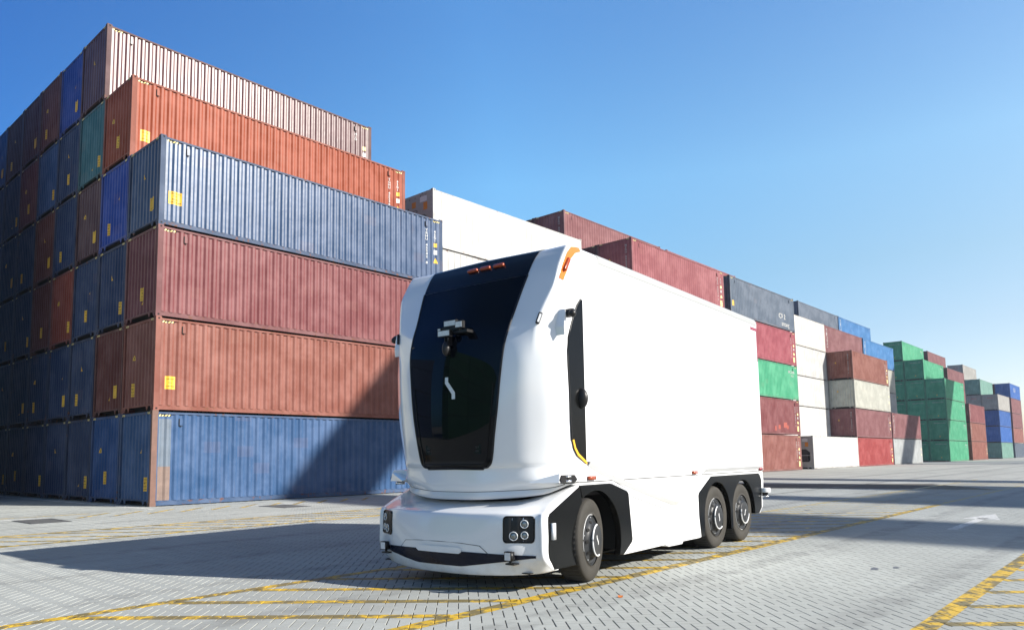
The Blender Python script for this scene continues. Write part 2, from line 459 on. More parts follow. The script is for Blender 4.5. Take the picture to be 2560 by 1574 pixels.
ME['rsideA'] = mats(mesh_reefer_side(False), M['reefer']); ME['rsideB'] = mats(mesh_reefer_side(True), M['reefer'])
ME['rend'] = mats(mesh_reefer_end(), M['plate'], M['hole']); ME['rmach'] = mats(mesh_machinery(), M['machine'], M['plate'])
ME['rstick'] = [mats(mesh_reefer_stick(q), mt) for q, mt in enumerate((M['orangeink'], M['orangeink'], M['letter'], M['ink'], M['ink']))]
st_side = mats(mesh_sticker_side(.30, .72, .42, .42), M['sticker'], M['ink'])
st_side2 = mats(mesh_sticker_side(.34, .66, .32, .40, mode=1), M['sticker'], M['ink'])
st_end = [mats(mesh_sticker_end(y, z, .26, .42), M['sticker'], M['ink']) for y, z in ((.42, .55), (.95, .62), (1.5, .5), (.30, .45))]
tri_end = [mats(mesh_triangle_end(y, z), M['sticker'], M['ink']) for y, z in ((1.2, 1.72), (.8, 1.6), (1.6, 1.66), (1.05, .5))]

# colours
C_ = dict(steel=(.027, .080, .190), steelnavy=(.022, .058, .135), navy=(.022, .05, .125), royal=(.015, .06, .32), midblue=(.025, .10, .26), teal=(.03, .13, .16),
 maroon=(.18, .046, .050), darkmaroon=(.085, .022, .026), brown=(.21, .068, .048), redbrown=(.15, .042, .03), orange=(.24, .046, .016),
 orangered=(.22, .04, .02), red=(.26, .075, .085), crimson=(.27, .05, .07), brightred=(.30, .04, .04), green=(.02, .19, .075), mint=(.045, .30, .16),
 slate=(.085, .115, .16), skyblue=(.03, .17, .40), cobalt=(.01, .09, .33), cream=(.40, .40, .35), white=(.52, .52, .505), offwhite=(.50, .475, .43), greywhite=(.38, .40, .40), grey=(.33, .32, .30),
 paleteal=(.15, .30, .25), salmon=(.24, .085, .07), mauve=(.19, .07, .075), rust=(.16, .06, .04))
for q_ in ('navy', 'midblue', 'darkmaroon', 'redbrown', 'maroon', 'steel', 'brown'): C_['S_'+q_] = tuple(v*f_ for v, f_ in zip(C_[q_], ((.45, .62, .75) if q_ in ('navy', 'midblue') else (.75, .65, .7))))  # shade-darkened copies for containers that show only their shaded ends
C_['dimgreen'] = (.010, .085, .035)
WORD = dict(dimgreen='deep green', steel='faded steel blue', steelnavy='steel blue', navy='dark navy blue', royal='bright royal blue', midblue='medium blue', teal='teal', maroon='faded maroon', darkmaroon='dark maroon',
 brown='reddish brown', redbrown='rusty red brown', orange='orange brown', orangered='orange red', red='dusty red', crimson='crimson', brightred='bright coral red', green='dark green',
 mint='light green', slate='slate blue', skyblue='sky blue', cobalt='cobalt blue', cream='cream', white='white', offwhite='pale off-white', greywhite='grey white', grey='warm grey', paleteal='pale teal', salmon='salmon brown', mauve='dusty mauve brown', rust='rust brown')
TIER = {1: 'bottom', 2: 'second', 3: 'third', 4: 'fourth', 5: 'fifth', 6: 'sixth'}
ROWW = {0: 'front', 1: 'second', 2: 'third', 3: 'fourth', 4: 'fifth', 5: 'sixth', 6: 'seventh', 7: 'eighth', 8: 'ninth', 9: 'tenth'}
def container(x, y, z, colour, label, group, frame=None, gloss=.12, reefer=False, zs=1.0, stick=None, tri=None, extra=(), hazard=True):
    c = C_[colour]
    k = 1+random.uniform(-.10, .10); c = tuple(v*k for v in c)
    fc = C_[frame] if frame else tuple(v*.75+.02 for v in c)
    c = (*c, gloss)
    r = empty('shipping_container', label, 'container', (x, y, z), 0, group); r.scale.z = zs
    if reefer:
        link('side_panel', ME['rsideA'], r, color=c); link('side_panel', ME['rsideB'], r, color=c)
        link('end_plate', ME['rend'], r); link('machinery', ME['rmach'], r)
        for q in range(5): link('decal', ME['rstick'][q], r)
        link('end_panel', ME['endB'], r, color=c)
    else:
        link('side_panel', ME['sideA'], r, color=c); link('side_panel', ME['sideB'], r, color=c)
        link('end_panel', ME['endA'], r, color=c); link('end_panel', ME['endB'], r, color=c)
    link('roof_panel', ME['roof'], r, color=c); link('frame', ME['frame'], r, color=fc); link('underside', ME['under'], r)
    if hazard:
        for q in range(4): link('hazard_stripes', ME['hazard'][q], r)
    if stick is not None: link('caution_sticker', st_end[stick], r)
    if tri is not None: link('warning_triangle', tri_end[tri], r)
    for nm, me in extra: link(nm, me, r)
    return r
PY = 2.476
# left stack: colours by tier (1..6), rows from the lit corner backwards
LEFT = {1: ['steel', 'midblue', 'navy', 'navy', 'navy', 'navy', 'navy', 'navy', 'navy'],
        2: ['brown', 'redbrown', 'navy', 'navy', 'navy', 'navy', 'navy', 'navy', 'navy'],
        3: ['maroon', 'navy', 'navy', 'orangered', 'redbrown', 'navy', 'navy', 'navy', 'navy'],
        4: ['steelnavy', 'royal', 'darkmaroon', 'navy', 'redbrown', 'navy', 'navy', 'navy', 'navy'],
        5: [None, 'orange', 'teal', 'navy', 'midblue', 'maroon', 'navy', 'navy', 'navy'],
        6: [None, None, 'darkmaroon', 'royal', 'redbrown', 'darkmaroon', 'darkmaroon', 'midblue', 'navy']}
def side_extra(*a): return list(a)
mk_blue = mats(mesh_marks_side("TRHU 45542 8"), M['letter'], M['sticker'])
mk_orng = mats(mesh_marks_side("TGHU 452368 8"), M['letter'], M['sticker'])
mk_top = mats(mesh_marks_side("HJU", code='  ', tri=False), M['letter'], M['stickerfade'])
st_right = mats(mesh_sticker_side(L-1.75, .22, .55, .38), M['stickerfade'], M['ink'])
tri_right = mats((lambda b: (poly(b, [(L-1.6, 0, .66), (L-1.3, 0, .66), (L-1.45, 0, .92)]), drape_side(b, .004), tomesh(b, 'warning_triangle'))[2])(bmesh.new()), M['stickerfade'])
patch1 = mats(mesh_patches([(.20, .17, .40, 1.02)]), simple('primer_patch', (.17, .12, .10), .7, var=.4, scale=4))
patch0 = mats(mesh_patches([(.20, 1.19, .40, 1.45)]), simple('grey_blue_patch', (.10, .13, .17), .6, var=.4, scale=3))
M['opatch'] = simple('orange_patch', (.30, .05, .03), .6, var=.3, scale=4)
patch_or = [mats(mesh_patches([q]), M['opatch']) for q in [(8.75, .55, .62, .42), (7.65, .42, .38, .34), (9.35, .45, .35, .3), (7.0, .3, .3, .36)]]
M['postrust'] = simple('rusty_post', (.125, .060, .042), .6, var=.45, scale=5)
rusty_post = mats((lambda b: (box(b, -.002, -.003, .118, .168, .104, 2.778), box(b, -.005, -.006, -.001, .176, .16, .1205), box(b, -.005, -.006, 2.775, .178, .16, 2.8965), tomesh(b, 'corner_post'))[3])(bmesh.new()), M['postrust'])
for t in range(1, 7):
    for k, colr in enumerate(LEFT[t]):
        if not colr: continue
        ex = []
        fr = None
        if k == 0:
            if t == 1: ex += [('paint_patch', patch1), ('paint_patch', patch0), ('corner_post', rusty_post)]
            if t == 2: fr = 'brown'; ex += [('caution_sticker', st_side2)]
            if t == 4: ex += [('caution_sticker', st_side), ('container_markings', mk_blue)]
        if t == 5 and k == 1: ex += [('caution_sticker', st_side2), ('container_markings', mk_orng)]
        if t == 6 and k == 2: ex += [('container_markings', mk_top), ('caution_sticker', st_right), ('warning_triangle', tri_right)]
        if k <= (2 if t == 6 else 1 if t == 5 else 0) and (t >= 4 or k == 0):
            lab = {1: 'faded blue container at ground level with a rusty corner post, longest lit side', 2: 'reddish brown container resting on the blue ground-level one, small yellow sticker',
                   3: 'dusty maroon dented container between the brown and the steel blue long sides', 4: 'steel blue container with a yellow caution sticker and white numbers on its lit side',
                   5: 'orange brown container stepped back above the steel blue one', 6: 'topmost maroon container with glaring corrugated side against the sky'}[t]
        else:
            lab = f"{WORD[colr]} container end, {TIER[t]} tier, {ROWW[k]} row back from the lit corner"
        stk = {0: 0, 1: 1, 2: 2, 3: 3}[(t*3+k*2) % 4]; tr = (t+k) % 4
        if t == 6 and k == 2: stk = None
        if (t, k) == (1, 3): stk = None
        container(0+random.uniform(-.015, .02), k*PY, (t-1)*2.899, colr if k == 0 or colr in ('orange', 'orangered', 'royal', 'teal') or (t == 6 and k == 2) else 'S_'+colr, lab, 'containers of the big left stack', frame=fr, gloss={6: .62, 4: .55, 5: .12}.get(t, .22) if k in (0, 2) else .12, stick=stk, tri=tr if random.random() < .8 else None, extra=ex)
# right hand bays
BAYX = {1: 14.2, 2: 28.0, 3: 41.25, 4: 56.2, 5: 68.3, 6: 80.85, 7: 107.85, 8: 122.8, 9: 148.6, 10: 162.9}
BAYN = {1: 'white stack above the truck', 2: 'red stack above the truck', 3: 'multicoloured stack behind the truck', 4: 'all-white stack', 5: 'stack with coral base',
        6: 'low stack before the green', 7: 'all-green stack', 8: 'brown stack after the green ones', 9: 'cobalt blue and teal stack', 10: 'farthest stack'}
RIGHT = {
 (1, 1): ['white']*5, (1, 2): ['white']*5, (1, 3): ['offwhite']*5,
 (2, 0): ['maroon', 'brown', 'red', 'maroon', 'red'], (2, 1): ['maroon', 'brown', 'maroon', 'maroon', 'darkmaroon'], (2, 2): ['brown', 'maroon', 'maroon', 'brown', 'maroon', 'mauve'], (2, 3): ['brown', 'maroon', 'maroon', 'brown', 'maroon', 'darkmaroon'],
 (3, 0): ['salmon', 'maroon', 'mint', 'crimson', 'slate'], (3, 1): ['brown']*5, (3, 2): ['brown', 'maroon', 'maroon', 'brown', 'maroon', 'red'],
 (4, 0): ['white'], (4, 1): ['white', 'white', 'white', 'white', 'offwhite'], (4, 2): ['white', 'brown', 'slate', 'maroon', 'brown'],
 (5, 0): ['brightred', 'mauve', 'cream', 'brown'], (5, 1): ['brown', 'maroon', 'navy', 'slate', 'mauve'], (5, 2): ['brown', 'maroon', 'navy', 'slate', 'brown', 'slate'],
 (6, 0): ['greywhite', 'mauve'], (6, 1): ['greywhite', 'greywhite', 'greywhite', 'cream', 'skyblue'], (6, 2): ['brown', 'maroon', 'navy', 'slate', 'brown', 'skyblue'],
 (7, 0): ['mint']*4, (7, 1): ['mint']*5, (7, 2): ['mint']*6,
 (8, 0): ['brown', 'brown', 'maroon'], (8, 1): ['brown', 'brown', 'mauve', 'mauve', 'mauve'], (8, 2): ['brown', 'maroon', 'maroon', 'brown', 'maroon', 'mauve'],
 (9, 0): ['paleteal', 'cobalt', 'cobalt', 'grey'], (9, 1): ['paleteal', 'brown', 'cobalt', 'grey', 'paleteal'], (9, 2): ['brown', 'cobalt', 'paleteal', 'brown', 'maroon', 'grey'],
 (10, 0): ['slate', 'salmon', 'mauve', 'mauve', 'cobalt'], (10, 1): ['brown', 'brown', 'mauve', 'brown', 'darkmaroon'],
}
mk_gen = [mats(mesh_marks_side("TCNU 837261 4", tri=True), M['letterfade'], M['stickerfade']), mats(mesh_marks_side("FCIU 906314 2", code='45G1'), M['letterfade'], M['stickerfade'])]
st_low = mats(mesh_sticker_side(L-.62, .30, .30, .42, mode=1), M['stickerfade'], M['ink'])
mk_endtxt = mats(mesh_text_end("MSDU 8065386 2", .42, 2.45, .15, .14), M['letterfade'])
mk_endg = mats(mesh_text_end("EGHU 830712 6 45G1", 1.0, 2.42, .15, 0, horiz=True), M['letterfade'])
mk_endr = mats(mesh_text_end("TRITON", 1.2, 2.2, .24, 0, horiz=True), M['redletter'])
mk_slate = mats(mesh_text_side([("CA 2", 9.6, 1.05, .62), ("lancang", 10.2, .45, .55)]), M['letterfade'])
mk_green = mats(mesh_text_side([("EMCU 886", L-1.3, 2.3, .30), ("45G1", L-1.1, 1.98, .22)]), M['letterfade'])
mk_vert = mats(mesh_text_side([("T", .75, 2.35, .5), ("R", .75, 1.95, .5), ("I", .75, 1.55, .5), ("T", .75, 1.15, .5), ("O", .75, .75, .5)]), M['letterfade'])
mk_far = mats(mesh_text_side([("C A I", 5.5, 1.7, 1.2)]), M['letterfade'])
mk_wht = mats(mesh_text_side([("TRIU 8307712", L-1.6, 2.35, .26), ("45R1", L-1.5, 1.95, .24)]), simple('grey_lettering', (.45, .45, .45)))
for (b, k), cl in RIGHT.items():
    for i, colr in enumerate(cl):
        t = i+1; ex = []; rf = False; st = None; tr = None
        if b == 1 or b == 4 and colr in ('white', 'offwhite'): rf = True
        if b == 1: ex.append(('container_markings', mk_wht))
        if not rf and k == 0 and b in (2, 3, 5, 6, 8): ex.append(('container_markings', mk_gen[(b+t) % 2]))
        if (b, k, t) in ((2, 0, 5), (3, 0, 4), (3, 0, 2), (3, 0, 1), (5, 0, 4), (5, 0, 1)): ex.append(('caution_sticker', st_low))
        if (b, k, t) in ((2, 0, 5), (5, 0, 4), (5, 0, 3), (5, 0, 2), (2, 2, 6)): ex.append(('container_markings', mk_endtxt)); tr = 2
        if b == 7: ex += [('container_markings', mk_endg), ('container_markings', mk_green)]; tr = 3
        if (b, k, t) == (3, 0, 5): ex = [('container_markings', mk_slate), ('caution_sticker', st_side2)]
        if (b, k, t) == (3, 0, 3): ex = [('container_markings', mk_green)]
        if (b, k, t) == (3, 0, 2): ex += [('paint_patch', q) for q in patch_or]
        if (b, k, t) in ((6, 0, 2), (5, 1, 5), (6, 1, 5), (6, 2, 6), (8, 0, 3), (8, 0, 2)): ex = [('container_markings', mk_vert)]
        if b == 9 and colr == 'grey': ex = [('container_markings', mk_endr)]
        if (b, k, t) == (10, 0, 5): ex = [('container_markings', mk_far)]
        lab = f"{WORD[colr]} container, {TIER[t]} tier, {ROWW[k]} row of the {BAYN[b]}"
        container(BAYX[b]+random.uniform(-.03, .03), .30+k*PY+random.uniform(-.02, .02), i*2.868, colr, lab, 'containers of the long right-hand rows', reefer=rf, zs=.988, stick=st, tri=tr, extra=ex, hazard=not rf and b in (2, 3))

# unseen containers mirrored in the windscreen; nearer block added to shut out sky
for (x, y, col_, nt_, nm_) in [(-15.1, 9.0+2.5*q, c_, 6, 'nearer') for q, c_ in enumerate(['cream', 'darkmaroon', 'navy', 'navy', 'redbrown', 'navy', 'navy'])]+[(-40.5-12.5*q, 2.0, 'dimgreen', 5, 'outer '+n_) for q, n_ in enumerate(('one', 'two', 'three', 'four'))]+[(-28, 9.0, 'navy', 4, 'middle')]:
    for t in range(1, nt_+1):
        container(x, y, (t-1)*2.899, col_, f"{WORD[col_]} container outside the picture, {TIER[t]} tier, {nm_} block, row {int((y-9)/2.5)+1}", 'containers left of the picture', hazard=False)

# ------------------------------------------------------------------ ground
def structure(o, kind='structure'): o['kind'] = kind; return o
def ground_mat(name, base, attr=False):
    mt, nt, b = newmat(name); tc = N(nt, 'ShaderNodeTexCoord'); v = tc.outputs['Object']
    n1 = noise_n(nt, v, .35, 6, .6); n2 = noise_n(nt, v, 3.0, 6, .6); n3 = noise_n(nt, v, 60, 3, .6)
    c = mixc(nt, ramp(nt, n1, .3, .7), [x*.86 for x in base], [x*1.08 for x in base])
    c = mixc(nt, mth(nt, 'MULTIPLY', ramp(nt, n2, .4, .75), .35), c, [x*.8 for x in base])
    c = mixc(nt, mth(nt, 'MULTIPLY', ramp(nt, n3, .45, .8), .22), c, (.16, .155, .14))
    # tyre wear running along the lane
    n4 = noise_n(nt, v, 1, 4, .6, sc=(.03, .9, 1)); c = mixc(nt, mth(nt, 'MULTIPLY', ramp(nt, n4, .5, .72), .28), c, (.17, .17, .165))
    n5 = noise_n(nt, v, .12, 5, .6, sc=(1, 2.2, 1)); c = mixc(nt, mth(nt, 'MULTIPLY', ramp(nt, n5, .45, .62), .22), c, [x*.66 for x in base])
    wv = N(nt, 'ShaderNodeTexWave'); wv.bands_direction = 'Y'; wv.inputs['Scale'].default_value = .16; wv.inputs['Distortion'].default_value = 3.2; wv.inputs['Detail'].default_value = 2; wv.inputs['Detail Scale'].default_value = .18; nt.links.new(v, wv.inputs['Vector'])
    c = mixc(nt, mth(nt, 'MULTIPLY', mth(nt, 'MULTIPLY', ramp(nt, wv.outputs['Fac'], .90, .97), ramp(nt, n2, .3, .7)), .38), c, (.10, .10, .10))
    sp_ = noise_n(nt, v, 2.6, 3, .5); c = mixc(nt, mth(nt, 'MULTIPLY', ramp(nt, sp_, .735, .77), .5), c, (.11, .11, .105))
    if attr:
        a = N(nt, 'ShaderNodeAttribute'); a.attribute_name = 'tint'
        c = mixc(nt, mth(nt, 'MULTIPLY', a.outputs['Fac'], .14), c, (.20, .20, .185))
    nt.links.new(c, b.inputs['Base Color']); b.inputs['Roughness'].default_value = .78
    b.inputs['Specular IOR Level'].default_value = .35
    bu = N(nt, 'ShaderNodeBump'); bu.inputs['Strength'].default_value = .25; bu.inputs['Distance'].default_value = .004
    nt.links.new(n3, bu.inputs['Height']); nt.links.new(bu.outputs[0], b.inputs['Normal'])
    return mt
GB = (.358, .374, .356)
M['ground'] = ground_mat('concrete_ground', (.345, .352, .328)); M['paver'] = ground_mat('paver_blocks', GB, True)
M['joint'] = simple('joint_sand', (.075, .07, .06), .95, var=.4, scale=8)
bm = bmesh.new(); poly(bm, [(-900, -900, -.0065), (1600, -900, -.0065), (1600, 1200, -.0065), (-900, 1200, -.0065)])
structure(link('ground', tomesh(bm, 'ground'), mats=[M['ground']]))
A_ = .096; CAMX, CAMY = -9.57, -22.715
def in_view(x, y, marg=1.6):
    dx, dy = x-CAMX, y-CAMY; f = dx*cy + dy*sy; s = dx*sy - dy*cy
    if f < 1.6: return False
    d = math.hypot(dx, dy)
    if d > 31: return False
    return -(.70*f+marg) < s < (.76*f+marg)
c45 = math.cos(R(45)); rng = np.random.default_rng(3)
bricks = []   # (x0,y0,x1,y1) in herringbone coords
G = .0035; CH = .0028
lo, hi = -420, 420
for i in range(lo, hi):
    for j in range(lo, hi):
        q = (i-j) % 4
        if q == 0: w, h = 2, 1
        elif q == 3: w, h = 1, 2
        else: continue
        px, py = (i+w/2)*A_, (j+h/2)*A_
        # rotate 45 deg and place around (4,-14)
        x = 2+(px-py)*c45; y = -13+(px+py)*c45
        if y > -.05 and x > -.1: continue
        if not in_view(x, y): continue
        bricks.append((i*A_, j*A_, (i+w)*A_, (j+h)*A_))
B = np.array(bricks); nb_ = len(B)

zt = rng.normal(0, .0004, nb_); tilt = rng.normal(0, .0025, (nb_, 2)); tint = rng.random(nb_)
def rot(px, py): return 2+(px-py)*c45, -13+(px+py)*c45
V = np.zeros((nb_, 8, 3))
cx_, cy_ = (B[:, 0]+B[:, 2])/2, (B[:, 1]+B[:, 3])/2
for q, (sx_, sy_) in enumerate(((0, 1), (2, 1), (2, 3), (0, 3))):
    for lvl in (0, 1):
        ins = .0012+(.0012 if lvl == 0 else 0); inw = .0036+(.0026 if lvl == 0 else 0)
        px = B[:, sx_]+(ins if sx_ == 0 else -ins); py = B[:, sy_]+(inw if sy_ == 1 else -inw)
        X, Y = rot(px, py); V[:, q+4*lvl, 0] = X; V[:, q+4*lvl, 1] = Y
        V[:, q+4*lvl, 2] = (zt+tilt[:, 0]*(px-cx_)+tilt[:, 1]*(py-cy_)) if lvl == 0 else -.0062
        if lvl == 1: pass
# chamfer: intermediate ring is merged into one sloping side
FQ = np.array([[0, 1, 2, 3], [0, 4, 5, 1], [1, 5, 6, 2], [2, 6, 7, 3], [3, 7, 4, 0]])
F = (np.arange(nb_)[:, None, None]*8+FQ[None]).reshape(-1, 4)
me = bpy.data.meshes.new('paving'); me.vertices.add(nb_*8); me.vertices.foreach_set('co', V.reshape(-1))
me.loops.add(len(F)*4); me.loops.foreach_set('vertex_index', F.reshape(-1).astype(np.int32))
me.polygons.add(len(F)); me.polygons.foreach_set('loop_start', np.arange(0, len(F)*4, 4, dtype=np.int32)); me.polygons.foreach_set('loop_total', np.full(len(F), 4, dtype=np.int32))
me.update(calc_edges=True); me.polygons.foreach_set('use_smooth', np.zeros(len(F), dtype=bool))
at = me.attributes.new('tint', 'FLOAT', 'POINT'); at.data.foreach_set('value', np.repeat(tint, 8).astype(np.float32))
structure(link('paving', me, mats=[M['paver']]))
# sand bed below the blocks
bm = bmesh.new(); poly(bm, [(-9.8, -22.9, -.0045), (13.5, -22.9, -.0045), (26, -15, -.0045), (20, -.1, -.0045), (-1, -.1, -.0045), (-8, 8, -.0045), (-13, 6, -.0045)])
structure(link('joint_sand', tomesh(bm, 'joint_sand'), mats=[M['joint']]))

def mark_mat(name, col, worn, dark):
    mt, nt, b = newmat(name); tc = N(nt, 'ShaderNodeTexCoord'); v = tc.outputs['Object']
    n1 = noise_n(nt, v, 5, 6, .7, sc=(1, 1.0, 1)); n2 = noise_n(nt, v, 17, 5, .7); n3 = noise_n(nt, v, .6, 3, .5)
    c = mixc(nt, ramp(nt, n2, .35, .65), col, [x*.72 for x in col])
    k = mth(nt, 'ADD', n1, mth(nt, 'MULTIPLY', n3, .35))
    c = mixc(nt, mth(nt, 'MULTIPLY', ramp(nt, k, worn, worn+.09), .85), c, dark)
    nt.links.new(c, b.inputs['Base Color']); b.inputs['Roughness'].default_value = .6
    return mt
M['yellow'] = mark_mat('yellow_marking', (.62, .40, .03), .615, (.10, .095, .06))
M['yellowfade'] = mark_mat('faded_yellow_marking', (.50, .38, .12), .60, (.30, .295, .24))
M['whitemark'] = mark_mat('white_marking', (.62, .62, .60), .66, (.33, .33, .32))
cell = {}
BC = np.stack(rot(cx_, cy_), -1)
for i in range(nb_): cell.setdefault((int(BC[i, 0]//1), int(BC[i, 1]//1)), []).append(i)
def clip(pts, a, b):
    nx, ny = -(b[1]-a[1]), b[0]-a[0]; out = []
    d = [(p[0]-a[0])*nx+(p[1]-a[1])*ny for p in pts]
    for i in range(len(pts)):
        j = (i+1) % len(pts)
        if d[i] >= 0: out.append(pts[i])
        if (d[i] >= 0) != (d[j] >= 0):
            t = d[i]/(d[i]-d[j]); out.append(tuple(pts[i][k]+t*(pts[j][k]-pts[i][k]) for k in range(3)))
    return out
def strip_quad(p, q, w):
    d = Vector((q[0]-p[0], q[1]-p[1])); n = Vector((-d.y, d.x)).normalized()*w/2
    return [(p[0]-n.x, p[1]-n.y), (q[0]-n.x, q[1]-n.y), (q[0]+n.x, q[1]+n.y), (p[0]+n.x, p[1]+n.y)]
def paint(name, quads, mat, lift=.0012):
    bm = bmesh.new()
    for Q in quads:
        x0, x1 = min(p[0] for p in Q), max(p[0] for p in Q); y0, y1 = min(p[1] for p in Q), max(p[1] for p in Q)
        done = False
        for cx in range(int(x0//1)-1, int(x1//1)+2):
            for cy2 in range(int(y0//1)-1, int(y1//1)+2):
                for i in cell.get((cx, cy2), ()):
                    for f in FQ:
                        pts = [tuple(V[i, k]) for k in f]
                        for e in range(len(Q)):
                            pts = clip(pts, Q[e], Q[(e+1) % len(Q)])
                            if len(pts) < 3: break
                        if len(pts) >= 3:
                            done = True; fc = [bm.verts.new((p[0], p[1], p[2]+lift)) for p in pts]
                            try: bm.faces.new(fc)
                            except ValueError: pass
        # sheet below: fills joints near, carries the line on beyond the blocks
        poly(bm, [(p[0], p[1], -.0030) for p in Q])
    return structure(link(name, tomesh(bm, name), mats=[mat]))
far_l = strip_quad((-11, -15.58), (31, -15.58), .12)
def hatch(x_from, x_to, ya, yb, pitch, w, slope=.86):
    out = []; x = x_from
    while x < x_to:
        q = strip_quad((x, ya), (x+abs(ya-yb)*slope, yb), w); out.append(q); x += pitch
    return out
def segs(p, q, w, step=6):
    n = max(1, int(abs(q[0]-p[0])/step)); return [strip_quad((p[0]+(q[0]-p[0])*i/n, p[1]), (p[0]+(q[0]-p[0])*(i+1)/n, p[1]), w) for i in range(n)]
paint('lane_marking', segs((-11, -15.58), (3, -15.58), .15)+segs((-11, -18.17), (12, -18.17), .17)+hatch(-9.84, 7.0, -15.64, -18.11, .87, .14), M['yellow'])
paint('lane_marking_far', segs((3, -15.58), (32, -15.58), .15)+segs((12, -18.17), (60, -18.17), .16)+hatch(7.56, 27, -15.64, -18.11, .87, .13), M['yellowfade'], .0012)
paint('lane_marking_right', segs((-8, -21.21), (30, -21.21), .15)+hatch(-7.3+.045, 8, -21.285, -23.9, .87, .13), M['yellow'])
paint('crossing_marking', segs((-13, -8.74), (14, -8.74), .17)+segs((-13, -6.75), (14, -6.75), .17)+hatch(-11.6, 10, -6.8, -8.68, .98, .15, .95), M['yellow'])
paint('bay_marking', [strip_quad((-3.0+i*.86, -3.0), (-1.8+i*.86, -1.75), .12) for i in range(11)]+[strip_quad((-9, -1.55), (-2.2, -1.55), .12)], M['yellow'])
paint('white_line', [strip_quad((-.45, -1.3), (-.45, 16), .22), strip_quad((-5.4, -2.2), (-3.4, -2.2), .16), strip_quad((1.9, -2.35), (3.4, -2.35), .16)], M['whitemark'])
paint('white_arrow', [[(5.2, -19.84), (8.1, -19.84), (8.1, -19.68), (5.2, -19.68)], [(7.7, -20.08), (9.3, -19.76), (7.7, -19.44)]], M['whitemark'])
paint('yard_seams', [strip_quad((14, -12.7), (70, -12.7), .10), strip_quad((30, -9.4), (110, -9.4), .14)], mark_mat('seam', (.17, .17, .15), 2, (.1, .1, .1)))
# oil spots
M['oil'] = simple('oil_stain', (.10, .10, .11), .5)
def blob(x, y, rx, ry, z=.0022, n=14):
    bm = bmesh.new(); poly(bm, [(x+rx*math.cos(a)*(1+.35*math.sin(3*a+x)), y+ry*math.sin(a)*(1+.4*math.cos(2*a+y)), z) for a in [2*math.pi*i/n for i in range(n)]])
    structure(link('oil_stain', tomesh(bm, 'oil_stain'), mats=[M['oil']]))
blob(-.26, -20.06, .10, .045); blob(-.02, -20.22, .07, .035); blob(8.4, -16.2, .12, .05)
# dead leaf
bm = bmesh.new(); bmesh.ops.create_grid(bm, x_segments=6, y_segments=4, size=.03)
for v in bm.verts:
    v.co.y *= .55*(1-(v.co.x/.034)**2)+.1; v.co.z = .006+.35*v.co.y**2/.03+.006*math.sin(v.co.x*90)
lf = link('fallen_leaf', tomesh(bm, 'fallen_leaf', True), mats=[simple('leaf', (.55, .16, .03), .7)]); lf.location = (-3.51, -18.76, .002); lf.rotation_euler = (0, 0, .5); lf.scale = (1.2, 1.2, 1)
lf['label'] = 'small orange scrap lying on the grey paving right of the truck'; lf['category'] = 'leaf'
# drain covers
M['iron'] = simple('cast_iron', (.06, .063, .068), .6, .3, var=.3, scale=20)
def drain(x, y, lab):
    r = empty('drain_cover', lab, 'drain cover', (x, y, 0), 0, 'drain covers in the paving')
    bm = bmesh.new()
    for a in ((-.42, -.72, .42, -.66), (-.42, .66, .42, .72), (-.42, -.66, -.36, .66), (.36, -.66, .42, .66)): box(bm, a[0], a[1], -.002, a[2], a[3], .008)
    link('frame', tomesh(bm, 'frame'), r, mats=[M['iron']])
    bm = bmesh.new(); poly(bm, [(-.36, -.66, -.001), (.36, -.66, -.001), (.36, .66, -.001), (-.36, .66, -.001)])
    for i in range(22): box(bm, -.36, -.65+i*.06, 0, .36, -.62+i*.06, .006)
    link('grate', tomesh(bm, 'grate'), r, mats=[M['iron']])
drain(-3.85, -3.3, 'dark rectangular drain cover at the left edge of the paving'); drain(2.4, -3.5, 'dark drain cover in front of the blue container beside the truck')

# ------------------------------------------------------------------ truck
def paintmat(name, col, rough=.22, coat=1.0):
    mt, nt, b = newmat(name); tc = N(nt, 'ShaderNodeTexCoord'); v = tc.outputs['Object']
    n1 = noise_n(nt, v, 1.5, 4, .5); c = mixc(nt, ramp(nt, n1, .3, .7), [x*.97 for x in col], col)
    sx = N(nt, 'ShaderNodeSeparateXYZ'); nt.links.new(v, sx.inputs[0])
    dirt = mth(nt, 'MULTIPLY', ramp(nt, sx.outputs[2], .45, .12), ramp(nt, noise_n(nt, v, 9, 5, .6), .35, .7))
    c = mixc(nt, mth(nt, 'MULTIPLY', dirt, .25), c, (.35, .32, .27))
    nt.links.new(c, b.inputs['Base Color']); b.inputs['Roughness'].default_value = rough
    b.inputs['Coat Weight'].default_value = coat; b.inputs['Coat Roughness'].default_value = .03
    bu = N(nt, 'ShaderNodeBump'); bu.inputs['Strength'].default_value = .05; bu.inputs['Distance'].default_value = .01
    nt.links.new(noise_n(nt, v, 1.2, 2, .5), bu.inputs['Height']); nt.links.new(bu.outputs[0], b.inputs['Coat Normal'])
    return mt
M['white'] = paintmat('truck_white_paint', (.72, .73, .74))
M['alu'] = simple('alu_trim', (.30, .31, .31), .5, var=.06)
M['blackp'] = simple('black_gloss_panel', (.003, .0034, .0036), .20, 0, .0, .3, 3, spec=.26)
M['visor'] = simple('visor_panel', (.004, .006, .010), .2, 0, 0, .1, 3, spec=.3)
M['grille'] = simple('navy_grille', (.003, .006, .018), .25, 0, 0, .2, 5, spec=.22)  # navy tint stands for the dark sky mirrored in the strip
M['glass'] = simple('dark_windscreen', (.001, .002, .004), .03, 0, 0, .0, 3, spec=.18)
M['rubber'] = simple('tyre_rubber', (.024, .0215, .017), .8, var=.6, scale=5)
M['tread'] = simple('tyre_tread', (.022, .021, .02), .85, var=.35, scale=20)
M['rim'] = simple('wheel_cover', (.026, .028, .031), .42, .0, .05, .2, 8, spec=.25)
M['silver'] = simple('bright_ring', (.75, .75, .76), .22, .9, 0, .05)
